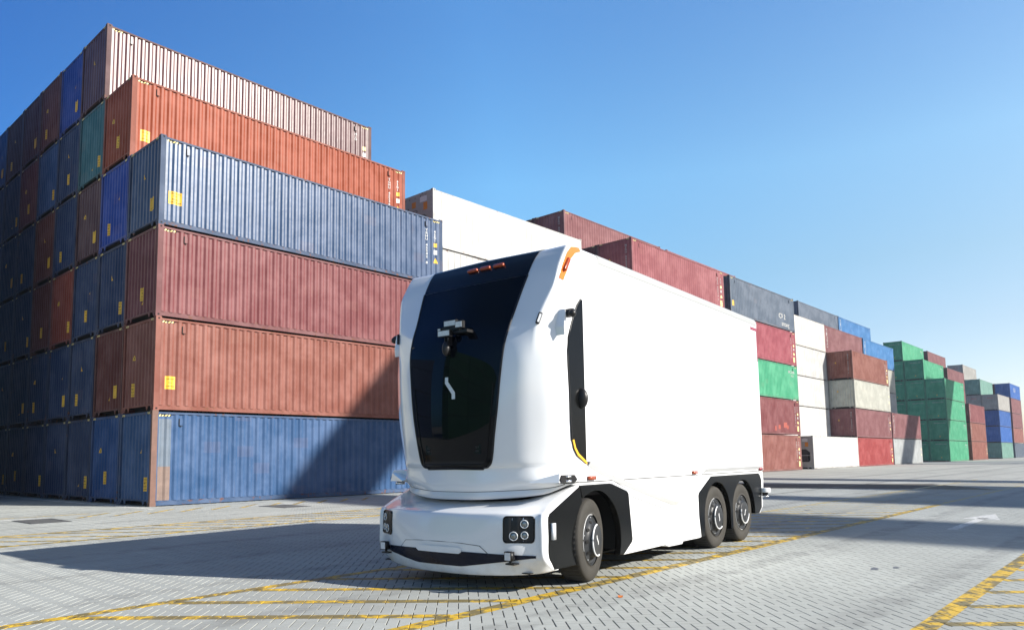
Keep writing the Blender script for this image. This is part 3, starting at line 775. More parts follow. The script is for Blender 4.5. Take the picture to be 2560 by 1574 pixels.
M['dark'] = simple('chassis_dark', (.010, .010, .010), .8)
M['orange'] = simple('orange_reflector', (.66, .15, .012), .4, coat=.1)
M['amber'] = simple('amber_trim', (.80, .42, .03), .35)
M['lens'] = simple('orange_lens', (.30, .045, .008), .2, coat=.6)
M['redl'] = simple('red_lens', (.30, .02, .03), .2, coat=1)
M['led'] = simple('lamp_face', (.60, .62, .64), .15, coat=1, var=.3, scale=60)
M['ledglass'] = simple('headlamp_lens', (.16, .18, .19), .05, .4, 1, .5, 40)
M['plastic'] = simple('black_plastic', (.009, .009, .010), .4, spec=.35)
M['ringwhite'] = simple('bright_arc', (.62, .63, .64), .3, .0, .4, .05)
M['seam'] = simple('panel_seam', (.03, .03, .03), .7)
M['crease'] = paintmat('truck_white_crease', (.66, .67, .68), .3, .6)
TA = R(4.5); tu = Vector((math.cos(TA), math.sin(TA), 0)); tv = Vector((-math.sin(TA), math.cos(TA), 0))
TLOC = Vector((.48, -17.82, 0))+1.15*tv
truck = empty('electric_truck', 'white cabless electric truck with black windscreen standing on the paving', 'truck', TLOC, TA)
def part(name, me, mts, parent=None, label=None):
    o = link(name, me, parent or truck, mats=mts)
    if label: o['label'] = label
    return o
def crom(P, t):
    """Catmull-Rom through points P (tuples), t in [0,len-1]"""
    n = len(P); i = min(int(t), n-2); f = t-i
    p0 = P[max(i-1, 0)]; p1 = P[i]; p2 = P[i+1]; p3 = P[min(i+2, n-1)]
    return tuple(.5*((2*b)+(-a+c)*f+(2*a-5*b+4*c-d)*f*f+(-a+3*b-3*c+d)*f**3) for a, b, c, d in zip(p0, p1, p2, p3))
# rows of control points: S side, E edge, K corner, G glass edge, C centre (x, half width, z)
RW = [
 [(-3.56, 1.148, 1.055), (-3.82, 1.128, 1.052), (-4.05, .965, 1.000), (-4.335, .42, .968), (-4.375, 0, .962)],
 [(-3.56, 1.15, 1.10), (-3.82, 1.122, 1.10), (-4.15, .93, 1.07), (-4.350, .42, 1.045), (-4.388, 0, 1.04)],
 [(-3.56, 1.15, 1.20), (-3.83, 1.120, 1.20), (-4.19, .875, 1.20), (-4.350, .385, 1.20), (-4.392, 0, 1.205)],
 [(-3.56, 1.15, 1.235), (-3.835, 1.122, 1.235), (-4.195, .88, 1.235), (-4.350, .452, 1.228), (-4.395, 0, 1.235)],
 [(-3.56, 1.15, 1.30), (-3.86, 1.128, 1.30), (-4.21, .885, 1.30), (-4.352, .500, 1.30), (-4.40, 0, 1.30)],
 [(-3.56, 1.15, 1.56), (-3.93, 1.138, 1.56), (-4.225, .915, 1.56), (-4.368, .548, 1.56), (-4.415, 0, 1.56)],
 [(-3.56, 1.15, 1.84), (-3.98, 1.145, 1.84), (-4.24, .935, 1.84), (-4.372, .594, 1.84), (-4.422, 0, 1.84)],
 [(-3.56, 1.15, 2.15), (-3.985, 1.148, 2.15), (-4.245, .95, 2.15), (-4.365, .630, 2.15), (-4.418, 0, 2.15)],
 [(-3.56, 1.15, 2.45), (-3.99, 1.15, 2.45), (-4.235, .965, 2.45), (-4.341, .665, 2.45), (-4.398, 0, 2.46)],
 [(-3.56, 1.15, 2.66), (-4.00, 1.15, 2.66), (-4.21, .985, 2.66), (-4.278, .690, 2.66), (-4.345, 0, 2.67)],
 [(-3.56, 1.15, 2.86), (-4.02, 1.15, 2.86), (-4.15, 1.04, 2.86), (-4.185, .707, 2.863), (-4.255, 0, 2.87)],
 [(-3.56, 1.15, 3.05), (-4.02, 1.15, 3.05), (-4.08, 1.10, 3.05), (-4.10, .730, 3.06), (-4.155, 0, 3.06)],
 [(-3.56, 1.15, 3.22), (-3.995, 1.15, 3.21), (-4.025, 1.132, 3.225), (-4.008, .755, 3.256), (-4.045, 0, 3.25)],
 [(-3.56, 1.15, 3.34), (-3.93, 1.150, 3.34), (-3.955, 1.135, 3.36), (-3.925, .765, 3.40), (-3.95, 0, 3.40)],
 [(-3.56, 1.150, 3.42), (-3.845, 1.150, 3.47), (-3.87, 1.138, 3.49), (-3.85, .775, 3.50), (-3.86, 0, 3.505)],
 [(-3.56, 1.150, 3.49), (-3.76, 1.147, 3.545), (-3.79, 1.130, 3.567), (-3.76, .783, 3.575), (-3.77, 0, 3.585)],
 [(-3.56, 1.143, 3.535), (-3.56, 1.12, 3.575), (-3.56, 1.08, 3.592), (-3.56, .79, 3.61), (-3.56, 0, 3.62)]]
def cabpt(r, c):
    """r row parameter, c: column parameter 0 side .. 4 centre"""
    n = len(RW)
    i = min(int(r), n-2); rows = [RW[max(i-1, 0)], RW[i], RW[i+1], RW[min(i+2, n-1)]]
    # interpolate the rows first, column by column
    cols = [crom([rows[0][k], rows[1][k], rows[2][k], rows[3][k]], 1+(r-i)) for k in range(5)]
    # the glass edge is a soft kink: mirror beyond the centre
    ext = cols+[(cols[3][0], -cols[3][1], cols[3][2])]
    if c < 1: return tuple(a+(b-a)*c for a, b in zip(cols[0], cols[1]))
    a_, b_ = Vector(cols[1] if c < 2 else cols[int(min(c, 3.9999))]), None
    sh = max(0., min(1., (r-7.5)/1.5))*max(0., min(1., (16-r)/1.5))*.92
    if c < 2:
        E_, K_ = Vector(cols[1]), Vector(cols[2]); f = c-1; ln = (K_-E_).length
        m0 = (E_-Vector(cols[0])).normalized()*ln; m1 = (Vector(cols[3])-E_)*.5
        p = (2*f**3-3*f*f+1)*E_+(f**3-2*f*f+f)*m0+(-2*f**3+3*f*f)*K_+(f**3-f*f)*m1
        return tuple(p.lerp(E_.lerp(K_, f), sh))
    p = Vector(crom(ext, c))
    if c < 3: p = p.lerp(Vector(cols[2]).lerp(Vector(cols[3]), c-2), sh)
    return tuple(p)
def grid(fn, us, vs, close=False):
    bm = bmesh.new(); G_ = [[bm.verts.new(fn(u, v)) for v in vs] for u in us]
    for i in range(len(us)-1):
        for j in range(len(vs)-1):
            try: bm.faces.new([G_[i][j], G_[i][j+1], G_[i+1][j+1], G_[i+1][j]])
            except ValueError: pass
    return bm
def lin(a, b, n): return [a+(b-a)*i/(n-1) for i in range(n)]
def both(fn_c):
    """column list for both sides: parameter <=4 near side (-y), mirrored beyond"""
    return fn_c
def cabxyz(r, c):
    if c <= 4: x, w, z = cabpt(r, c); return (x, -w, z)
    x, w, z = cabpt(r, 8-c); return (x, w, z)
rows_all = lin(0, 16, 97)
cols_all = lin(0, 8, 97)
bm = grid(cabxyz, rows_all, cols_all)
# underside lip reaching down and back below the front of the cab
part('cab_shell', tomesh(bm, 'cab_shell', True), [M['white']])
# lip (apron) below the cab
LIP = [
 [(-3.56, 1.148, 1.053), (-3.82, 1.128, 1.050), (-4.05, .965, .998), (-4.335, .42, .966), (-4.375, 0, .960)],
 [(-3.56, 1.148, 1.048), (-3.82, 1.125, 1.042), (-4.09, .93, .950), (-4.345, .42, .905), (-4.385, 0, .895)],
 [(-3.56, 1.147, 1.040), (-3.82, 1.123, 1.035), (-4.085, .925, .938), (-4.335, .42, .890), (-4.375, 0, .880)],
 [(-3.56, 1.10, 1.035), (-3.80, 1.05, 1.022), (-3.95, .85, .925), (-4.10, .40, .880), (-4.15, 0, .870)]]
def lippt(r, c):
    cc = c if c <= 4 else 8-c; i = min(int(r), 2); f = r-i
    a = crom(LIP[i]+[(LIP[i][3][0], -LIP[i][3][1], LIP[i][3][2])], cc); b = crom(LIP[i+1]+[(LIP[i+1][3][0], -LIP[i+1][3][1], LIP[i+1][3][2])], cc)
    x, w, z = [a[k]+(b[k]-a[k])*f for k in range(3)]
    return (x, -w if c <= 4 else w, z)
part('cab_apron', tomesh(grid(lippt, [0, .5, 1, 1.5, 2, 3], cols_all), 'cab_apron', True), [M['crease']])
def offs(fn, r, c, d, e=.02):
    p = Vector(fn(r, c)); a = Vector(fn(r+e, c))-Vector(fn(r-e, c)); b = Vector(fn(r, c+e))-Vector(fn(r, c-e))
    n = b.cross(a).normalized()
    if n.x > 0.3 or (abs(n.y) > .9 and n.y*p.y < 0) or (n.z < -.8 and False): n = -n
    if n.dot(Vector((p.x+2.5, p.y, p.z-2))) < 0: n = -n
    return tuple(p+n*d)
# seam between cab and apron
def strip(fn, r0, r1, c0, c1, nr, nc, d): return grid(lambda r, c: offs(fn, r, c, d), lin(r0, r1, nr), lin(c0, c1, nc))
part('panel_seam', tomesh(strip(cabxyz, .02, .10, .3, 7.7, 2, 80, .002), 'panel_seam', True), [M['seam']])
# windscreen and visor, 4 mm proud, with a thin rubber edge
part('windscreen', tomesh(strip(cabxyz, 2.0, 11.985, 3.0, 5.0, 70, 24, .006), 'windscreen', True), [M['glass']])
part('roof_visor', tomesh(strip(cabxyz, 11.995, 16, 3.0, 5.0, 34, 24, .006), 'roof_visor', True), [M['visor']])
bmr = bmesh.new()
def ring_tube(bm, pts, rad, close=False, n=6):
    prev = None; m_ = len(pts)
    first = None
    for i in range(m_):
        p = Vector(pts[i]); a = Vector(pts[(i-1) % m_ if close else max(i-1, 0)]); b = Vector(pts[(i+1) % m_ if close else min(i+1, m_-1)])
        t = (b-a).normalized(); u = t.cross(Vector((0, 0, 1)))
        if u.length < .1: u = t.cross(Vector((1, 0, 0)))
        u.normalize(); w = t.cross(u)
        ring = [bm.verts.new(p+rad*(math.cos(2*math.pi*k/n)*u+math.sin(2*math.pi*k/n)*w)) for k in range(n)]
        if prev:
            for k in range(n): bm.faces.new([prev[k], prev[(k+1) % n], ring[(k+1) % n], ring[k]])
        else: first = ring
        prev = ring
    if close:
        for k in range(n): bm.faces.new([prev[k], prev[(k+1) % n], first[(k+1) % n], first[k]])
path = [offs(cabxyz, r, 3.0, .004) for r in lin(12, 2.0, 60)]+[offs(cabxyz, 2.0, c, .004) for c in lin(3.0, 5.0, 24)[1:]]+[offs(cabxyz, r, 5.0, .004) for r in lin(2.0, 12, 60)[1:]]
ring_tube(bmr, path, .010)
part('windscreen_seal', tomesh(bmr, 'windscreen_seal', True), [M['plastic']])
bmr = bmesh.new()
path = [offs(cabxyz, r, 3.13-.0*r, .010) for r in lin(6.8, 3.6, 24)]+[offs(cabxyz, 3.5, c, .010) for c in lin(3.2, 4.8, 18)]+[offs(cabxyz, r, 4.87, .010) for r in lin(3.6, 6.8, 24)]
ring_tube(bmr, path, .006); part('windscreen_frame', tomesh(bmr, 'windscreen_frame', True), [M['glass']])
# lower glass tray inside the windscreen frame
part('windscreen_ledge', tomesh(strip(cabxyz, 3.1, 3.9, 3.15, 4.85, 4, 24, .012), 'windscreen_ledge', True), [M['visor']])

# cargo box
prof = [(1.15, 1.055), (1.15, 3.40), (1.15, 3.49), (1.143, 3.535), (1.12, 3.575), (1.08, 3.592), (.79, 3.61), (0, 3.62)]
full = [(-a, b) for a, b in prof]+[(a, b) for a, b in reversed(prof[:-1])]
bm = bmesh.new(); xs = [-3.56, -2, 0, 1.2, 2.06]; prev = None
for x in xs:
    k = 1-.012*(x+3.56)/5.6
    ring = [bm.verts.new((x, y, z if z < 2 else 2+(z-2)*k)) for y, z in full]
    if prev:
        for i in range(len(full)-1): bm.faces.new([prev[i], prev[i+1], ring[i+1], ring[i]])
        bm.faces.new([prev[-1], prev[0], ring[0], ring[-1]])
    prev = ring
bm.faces.new(list(reversed(prev)))
bmesh.ops.recalc_face_normals(bm, faces=bm.faces[:])
part('cargo_body', tomesh(bm, 'cargo_body'), [M['white']])
# rounded chamfer bands along the roof edges, given an even grey
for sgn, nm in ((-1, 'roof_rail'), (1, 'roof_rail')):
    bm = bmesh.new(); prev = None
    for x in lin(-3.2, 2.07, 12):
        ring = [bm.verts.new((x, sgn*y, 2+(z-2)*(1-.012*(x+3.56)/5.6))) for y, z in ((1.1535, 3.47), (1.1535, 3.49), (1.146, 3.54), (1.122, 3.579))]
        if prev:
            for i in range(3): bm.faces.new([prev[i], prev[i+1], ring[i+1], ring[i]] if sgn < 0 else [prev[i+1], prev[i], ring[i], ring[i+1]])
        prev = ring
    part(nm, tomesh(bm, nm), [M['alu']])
# side parts on both flanks (mirrored)
def sidepoly(pts, y_in, y_out, sgn, mi=0, bm=None):
    b = bm or bmesh.new(); prism(b, pts, 'xz', sgn*y_in, sgn*y_out, mi); return b
def arc(cx, cz, r, a0, a1, n=20, rz=None): return [(cx+r*math.cos(R(a)), cz+(rz or r)*math.sin(R(a))) for a in lin(a0, a1, n)]
def bevel(bm, w=.006, seg=2):
    bmesh.ops.bevel(bm, geom=[e for e in bm.edges if e.is_manifold and e.calc_face_angle(0) > .6], offset=w, segments=seg, affect='EDGES', profile=.6)
    return bm
STRIP = [(-3.562, 3.0), (-3.60, 3.0), (-3.68, 2.92), (-3.74, 2.82), (-3.80, 2.70), (-3.865, 2.56), (-3.885, 2.42), (-3.88, 2.25), (-3.865, 2.04), (-3.855, 1.69), (-3.835, 1.49), (-3.80, 1.40), (-3.74, 1.33), (-3.562, 1.235)]
for sgn in (-1, 1):
    part('side_window_panel', tomesh(bevel(sidepoly(STRIP, 1.12, 1.156, sgn), .004, 1), 'side_window_panel'), [M['blackp']])
    bm = bmesh.new(); ring_tube(bm, [(x-.004, sgn*1.155, z) for x, z in STRIP[1:-3]], .008)
    part('side_window_seal', tomesh(bm, 'side_window_seal', True), [M['plastic']])
    bm = bmesh.new(); tr = [(-3.835, 1.49), (-3.80, 1.40), (-3.74, 1.33), (-3.562, 1.235)]
    ins = [(-3.562, 1.262), (-3.725, 1.352), (-3.778, 1.412), (-3.81, 1.495)]
    prism(bm, tr+ins, 'xz', sgn*1.15, sgn*1.160); part('amber_trim', tomesh(bm, 'amber_trim'), [M['amber']])
    # orange corner strip following the cab edge near the roof
    cc = lambda c: c if sgn < 0 else 8-c
    OUT = [(-4.012, 1.155, 3.16), (-4.0, 1.155, 3.205), (-3.935, 1.155, 3.335), (-3.85, 1.155, 3.468), (-3.765, 1.152, 3.545), (-3.66, 1.140, 3.568), (-3.562, 1.126, 3.580)]
    INN = [(-3.935, 1.156, 3.15), (-3.92, 1.156, 3.18), (-3.855, 1.156, 3.275), (-3.785, 1.156, 3.405), (-3.69, 1.156, 3.49), (-3.61, 1.154, 3.520), (-3.562, 1.148, 3.535)]
    bm = bmesh.new(); A_s = [bm.verts.new((x, sgn*y, z)) for x, y, z in OUT]; B_s = [bm.verts.new((x, sgn*y, z)) for x, y, z in INN]
    for i in range(6): bm.faces.new([A_s[i], A_s[i+1], B_s[i+1], B_s[i]])
    part('orange_strip', tomesh(bm, 'orange_strip'), [M['orange']])
    p0, p1 = Vector((-3.935, sgn*1.165, 3.255)), Vector((-3.835, sgn*1.162, 3.40))
    bm = bmesh.new(); bmesh.ops.create_cube(bm, size=1, matrix=Matrix.Translation((p0+p1)/2) @ (p1-p0).to_track_quat('Z', 'Y').to_matrix().to_4x4() @ Matrix.Diagonal((.045, .045, (p1-p0).length, 1)))
    part('corner_lamp', tomesh(bevel(bm, .012, 3), 'corner_lamp', True), [M['lens']])
    # front wheel arch panels (split by a vertical seam), rear arch panel
    ARCX, ARCZ, AR = -3.395, .42, .535
    outerA = [(-4.315, .73), (-4.29, .765), (-3.715, 1.008)]
    a1 = [(ARCX+(.455)*math.cos(R(q_)), ARCZ+(AR if q_ < 150 else .5)*math.sin(R(q_))) for q_ in lin(122, 203, 14)]
    pa = [(-4.215, .222), (-4.31, .345), (-4.315, .73), (-4.285, .765), (-3.72, 1.008)]+[(ARCX+AR*math.cos(R(122)), ARCZ+AR*math.sin(R(122)))]+a1[1:]+[(ARCX-.43, .222)]
    part('front_arch_panel', tomesh(bevel(sidepoly(pa, 1.08, 1.156, sgn), .006, 2), 'front_arch_panel'), [M['blackp']])
    pb = [(-3.712, 1.012), (-3.07, 1.012), (-3.02, 1.005), (-2.68, .91), (-2.65, .885), (-2.585, .37), (-2.60, .34), (-2.80, .222)]+[(-2.90, .222)]+arc(ARCX, ARCZ, AR, -10, 120, 24)
    part('front_arch_panel', tomesh(bevel(sidepoly(pb, 1.08, 1.156, sgn), .006, 2), 'front_arch_panel'), [M['blackp']])
    R1, R2_, RR = .035, 1.085, .49
    pr = [(-.585, .215), (-.635, .50), (-.635, .77), (-.615, .80), (-.175, 1.01), (1.80, 1.005), (1.86, .99), (1.935, .90), (1.90, .46), (1.78, .385), (1.575, .385)]
    pr += [(R2_+RR, .44)]+arc(R2_, .44, RR, 8, 160, 26)+[(R2_-.49, .25), (R1+.49, .22)]+arc(R1, .44, RR, 12, 180, 28)+[(R1-.50, .215)]
    part('rear_arch_panel', tomesh(bevel(sidepoly(pr, 1.08, 1.152, sgn), .005, 1), 'rear_arch_panel'), [M['blackp']])
    # white skirt between the arches with its foot
    sk = [(-4.02, 1.048), (2.02, 1.048), (2.045, .90), (1.96, .48), (1.80, .372), (1.78, .395), (1.905, .46), (1.94, .90), (1.865, .995), (1.80, 1.009), (-.178, 1.014), (-.622, .803), (-.642, .77), (-.642, .50), (-.592, .212),
          (-.66, .205), (-1.19, .21), (-1.22, .18), (-1.62, .185), (-1.72, .215), (-2.79, .215), (-2.592, .335), (-2.578, .37), (-2.642, .89), (-2.675, .918), (-3.02, 1.011), (-3.07, 1.018), (-3.72, 1.017)]
    part('side_skirt', tomesh(bevel(sidepoly(sk, 1.06, 1.148, sgn), .004, 1), 'side_skirt'), [M['white']])
    # styling crease: a slanting ridge that runs down, along and up again
    cr_ = [(-3.54, 1.235), (-3.25, 1.135), (-2.95, 1.055), (-2.2, .875), (-1.55, .725), (-1.42, .705), (-1.30, .715), (-1.20, .755), (-.72, .985), (-.47, 1.085), (-.38, 1.10), (1.95, 1.10)]
    bm = bmesh.new(); prev = None
    for i, (x, z) in enumerate(cr_):
        w = .055
        ring = [bm.verts.new((x, sgn*1.151, z+w*.62)), bm.verts.new((x, sgn*1.190, z+w*.50)), bm.verts.new((x, sgn*1.1515, z-w*.45))]
        if prev:
            for k in range(2): bm.faces.new([prev[k], prev[k+1], ring[k+1], ring[k]] if sgn > 0 else [prev[k+1], prev[k], ring[k], ring[k+1]])
        prev = ring
    part('styling_crease', tomesh(bm, 'styling_crease'), [M['crease']])
    bm = bmesh.new(); box(bm, -4.0, min(sgn*1.1495, sgn*1.1525), 1.046, 2.05, max(sgn*1.1495, sgn*1.1525), 1.054)
    part('panel_seam', tomesh(bm, 'panel_seam'), [M['seam']])
    bm = bmesh.new(); ring_tube(bm, [(x, sgn*1.149, z) for x, z in ((-3.0, 1.045), (-2.62, .925), (-2.585, .86), (-2.55, .845), (-1.73, .665), (-1.43, .60), (-1.30, .60))], .003)
    part('panel_seam', tomesh(bm, 'panel_seam', True), [M['seam']])
    # marker lamps
    for x, z, mt in ((-3.48, 1.088, 'lens'), (-.76, 1.082, 'lens'), (1.90, 1.078, 'redl')):
        bm = bmesh.new(); box(bm, x-.075, min(sgn*1.15, sgn*1.175), z-.018, x+.075, max(sgn*1.15, sgn*1.175), z+.022)
        part('marker_lamp', tomesh(bevel(bm, .007, 2), 'marker_lamp', True), [M[mt]])
    bm = bmesh.new(); box(bm, 1.76, min(sgn*1.148, sgn*1.1515), 3.36, 2.055, max(sgn*1.148, sgn*1.1515), 3.41); box(bm, 2.03, min(sgn*1.148, sgn*1.1515), 2.85, 2.055, max(sgn*1.148, sgn*1.1515), 3.359)
    part('red_corner_mark', tomesh(bm, 'red_corner_mark'), [M['redl']])
    # small pod on the black side panel
    bm = bmesh.new(); bmesh.ops.create_uvsphere(bm, u_segments=20, v_segments=12, radius=1, matrix=Matrix.Translation((-3.635, sgn*1.155, 1.93)) @ Matrix.Diagonal((.055, .075, .11, 1)))
    part('side_sensor', tomesh(bm, 'side_sensor', True), [M['plastic']])
    # upper camera with its white bracket
    o = part('camera_bracket', tomesh(bevel((lambda b: (prism(b, [(-4.045, 2.55), (-4.01, 2.60), (-4.02, 2.68), (-4.0, 2.74), (-4.02, 2.83), (-4.035, 2.76), (-4.055, 2.64)], 'xz', sgn*1.10, sgn*1.225), b)[1])(bmesh.new()), .01, 2), 'camera_bracket'), [M['white']])
    bm = bmesh.new(); bmesh.ops.create_cone(bm, cap_ends=True, segments=24, radius1=.046, radius2=.046, depth=.10, matrix=Matrix.Translation((-3.975, sgn*1.24, 2.785)) @ Matrix.Rotation(R(90), 4, 'X'))
    bmesh.ops.create_uvsphere(bm, u_segments=16, v_segments=10, radius=.042, matrix=Matrix.Translation((-3.99, sgn*1.285, 2.775)))
    part('mirror_camera', tomesh(bevel(bm, .006, 2), 'mirror_camera', True), [M['plastic']])
    # strobe on the pillar
    p = Vector(offs(cabxyz, 9.35, cc(1.98), .012)); q = Vector(offs(cabxyz, 9.35, cc(1.98), .03)); d0 = (Vector(cabxyz(9.8, cc(1.98)))-Vector(cabxyz(8.9, cc(1.98)))).normalized()
    rm = (q-p).to_track_quat('Z', 'Y').to_matrix().to_4x4()
    zax = (q-p).normalized(); xax = d0-d0.dot(zax)*zax; xax.normalize(); yax = zax.cross(xax)
    mm = Matrix((xax, yax, zax)).transposed().to_4x4()
    bm = bmesh.new(); bmesh.ops.create_cube(bm, size=1, matrix=Matrix.Translation(p) @ mm @ Matrix.Diagonal((.125, .042, .03, 1)))
    so_ = part('strobe_lamp', tomesh(bevel(bm, .010, 3), 'strobe_lamp', True), [M['plastic']])
    bm = bmesh.new(); bmesh.ops.create_cube(bm, size=1, matrix=Matrix.Translation(p+zax*.014) @ mm @ Matrix.Diagonal((.09, .022, .008, 1)))
    part('lens', tomesh(bm, 'lens'), [M['led']], so_)
    # laser scanner pod at the waist
    sx_ = sgn
    bm = bmesh.new(); PLN = [(-4.26, .90), (-4.155, 1.185), (-3.865, 1.205), (-3.70, 1.145), (-3.74, 1.0)]
    bot = [bm.verts.new((x, sgn*y, 1.060)) for x, y in PLN]; top = [bm.verts.new((x+.02*(i in (1,)), sgn*(y-.008), z)) for i, ((x, y), z) in enumerate(zip(PLN, (1.068, 1.152, 1.150, 1.085, 1.16)))]
    bm.faces.new(bot); bm.faces.new(top)
    for i in range(5): bm.faces.new([bot[i], bot[(i+1) % 5], top[(i+1) % 5], top[i]])
    bmesh.ops.triangulate(bm, faces=bm.faces[:]); bmesh.ops.recalc_face_normals(bm, faces=bm.faces[:])
    pod = part('scanner_pod', tomesh(bm, 'scanner_pod'), [M['white']])
    bm = bmesh.new(); HX = [(-4.145, 1.092), (-4.112, 1.136), (-3.905, 1.134), (-3.862, 1.090), (-3.885, 1.064), (-4.125, 1.062)]
    yy = lambda x: 1.186+(x+4.155)*.069
    A_ = [bm.verts.new((x, sgn*(yy(x)+.012), z)) for x, z in HX]; B_ = [bm.verts.new((x, sgn*(yy(x)-.02), z)) for x, z in HX]
    bm.faces.new(A_)
    for i in range(6): bm.faces.new([A_[i], A_[(i+1) % 6], B_[(i+1) % 6], B_[i]])
    bmesh.ops.recalc_face_normals(bm, faces=bm.faces[:])
    part('scanner_recess', tomesh(bm, 'scanner_recess'), [M['plastic']], pod)
    bm = bmesh.new()
    for za, zb, rr in ((1.062, 1.084, .058), (1.112, 1.130, .055)):
        bmesh.ops.create_cone(bm, cap_ends=True, segments=28, radius1=rr, radius2=rr*.94, depth=zb-za, matrix=Matrix.Translation((-4.005, sgn*1.175, (za+zb)/2)))
    part('scanner', tomesh(bm, 'scanner', True), [M['silver']], pod)
    bm = bmesh.new(); bmesh.ops.create_cone(bm, cap_ends=True, segments=24, radius1=.046, radius2=.046, depth=.03, matrix=Matrix.Translation((-4.005, sgn*1.175, 1.098)))
    part('scanner_window', tomesh(bm, 'scanner_window', True), [M['hole']], pod)
    # white bracket arm standing out ahead of the pod, with a hanging scanner
    if sgn > 0:
        bm = bmesh.new(); prism(bm, [(.97, 1.00), (1.03, 1.08), (1.09, 1.13), (1.23, 1.125), (1.25, 1.16), (1.23, 1.185), (1.08, 1.19), (.97, 1.17)], 'yz', -4.06, -3.94)
        arm = part('scanner_arm', tomesh(bevel(bm, .008, 2), 'scanner_arm'), [M['white']])
        bm = bmesh.new()
        for zc, rr, hh in ((1.10, .055, .03), (1.03, .055, .03)): bmesh.ops.create_cone(bm, cap_ends=True, segments=24, radius1=rr, radius2=rr, depth=hh, matrix=Matrix.Translation((-4.0, 1.18, zc)))
        part('scanner', tomesh(bm, 'scanner', True), [M['silver']], arm)
        bm = bmesh.new(); bmesh.ops.create_cone(bm, cap_ends=True, segments=24, radius1=.045, radius2=.045, depth=.06, matrix=Matrix.Translation((-4.0, 1.18, 1.065)))
        part('scanner_window', tomesh(bm, 'scanner_window', True), [M['plastic']], arm)
    # rear scanner
    bm = bmesh.new(); bmesh.ops.create_cone(bm, cap_ends=True, segments=28, radius1=.095, radius2=.088, depth=.075, matrix=Matrix.Translation((2.02, sgn*1.17, .735)))
    rs_ = part('rear_scanner', tomesh(bevel(bm, .01, 3), 'rear_scanner', True), [M['white']])
    bm = bmesh.new(); bmesh.ops.create_cone(bm, cap_ends=True, segments=20, radius1=.05, radius2=.05, depth=.05, matrix=Matrix.Translation((2.02, sgn*1.17, .672)))
    part('scanner_window', tomesh(bm, 'scanner_window', True), [M['plastic']], rs_)
    bm = bmesh.new(); bmesh.ops.create_cone(bm, cap_ends=True, segments=20, radius1=.065, radius2=.06, depth=.022, matrix=Matrix.Translation((2.02, sgn*1.17, .636)))
    part('scanner_base', tomesh(bm, 'scanner_base', True), [M['silver']], rs_)
    # white work lamp on the black arch panel
    bm = bmesh.new(); box(bm, -4.275, min(sgn*1.15, sgn*1.185), .515, -4.225, max(sgn*1.15, sgn*1.185), .675)
    part('side_lamp', tomesh(bevel(bm, .014, 3), 'side_lamp', True), [M['led']])

# front bumper
BW = [
 [(-4.14, 1.15, .222), (-4.20, 1.135, .215), (-4.30, 1.04, .19), (-4.44, .776, .165), (-4.53, .40, .15), (-4.56, 0, .147)],
 [(-4.175, 1.152, .224), (-4.235, 1.14, .222), (-4.335, 1.05, .205), (-4.475, .776, .185), (-4.575, .40, .172), (-4.60, 0, .17)],
 [(-4.31, 1.152, .345), (-4.375, 1.13, .345), (-4.395, 1.05, .34), (-4.525, .776, .32), (-4.61, .40, .305), (-4.635, 0, .30)],
 [(-4.315, 1.152, .55), (-4.385, 1.125, .55), (-4.40, 1.04, .55), (-4.535, .776, .54), (-4.610, .40, .54), (-4.63, 0, .54)],
 [(-4.315, 1.152, .725), (-4.380, 1.12, .73), (-4.385, 1.04, .74), (-4.525, .776, .735), (-4.59, .40, .73), (-4.61, 0, .73)],
 [(-4.27, 1.150, .765), (-4.31, 1.12, .785), (-4.33, 1.03, .79), (-4.47, .78, .785), (-4.535, .40, .78), (-4.555, 0, .78)],
 [(-4.08, 1.148, .85), (-4.12, 1.11, .88), (-4.20, .99, .86), (-4.33, .75, .83), (-4.40, .40, .822), (-4.42, 0, .82)],
 [(-3.72, 1.147, 1.008), (-3.75, 1.11, 1.03), (-3.92, .95, .95), (-4.05, .70, .885), (-4.18, .38, .862), (-4.2, 0, .86)]]
def bumppt(r, c):
    n = len(BW); cc = c if c <= 5 else 10-c; i = min(int(r), n-2)
    ro = [BW[max(i-1, 0)], BW[i], BW[i+1], BW[min(i+2, n-1)]]
    cols = [crom([ro[0][k], ro[1][k], ro[2][k], ro[3][k]], 1+(r-i)) for k in range(6)]
    x, w, z = crom(cols+[(cols[4][0], -cols[4][1], cols[4][2])], cc)
    return (x, -w if c <= 5 else w, z)
bm = grid(bumppt, lin(0, 7, 50), lin(0, 10, 101))
part('front_bumper', tomesh(bm, 'front_bumper', True), [M['white']])
# surface lookup: bumper front x for a given (y,z)
def bumpx(y, z, d=.0):
    s_ = abs(y); best = None
    for i in range(60):
        c = 5*(i/59)
        # solve row for z by bisection in 1..5
        a, b = .6, 5.4
        for _ in range(14):
            m_ = (a+b)/2
            if bumppt(m_, c)[2] < z: a = m_
            else: b = m_
        p = bumppt(a, c)
        e = abs(-p[1]-s_)
        if best is None or e < best[0]: best = (e, p[0])
    return best[1]-d
import functools
@functools.lru_cache(maxsize=None)
def bx_(y, z): return bumpx(y, z)
def front_panel(pts, d0, d1, nsub=1):
    """closed outline (y,z) laid on the bumper: front skin at depth d1, edge down to d0"""
    bm = bmesh.new()
    A = [bm.verts.new((bx_(round(abs(y), 3), round(z, 3))-d1, y, z)) for y, z in pts]; Bq = [bm.verts.new((v.co.x+d1-d0, v.co.y, v.co.z)) for v in A]
    n = len(pts)
    for i in range(n): bm.faces.new([A[i], A[(i+1) % n], Bq[(i+1) % n], Bq[i]])
    return bm, A
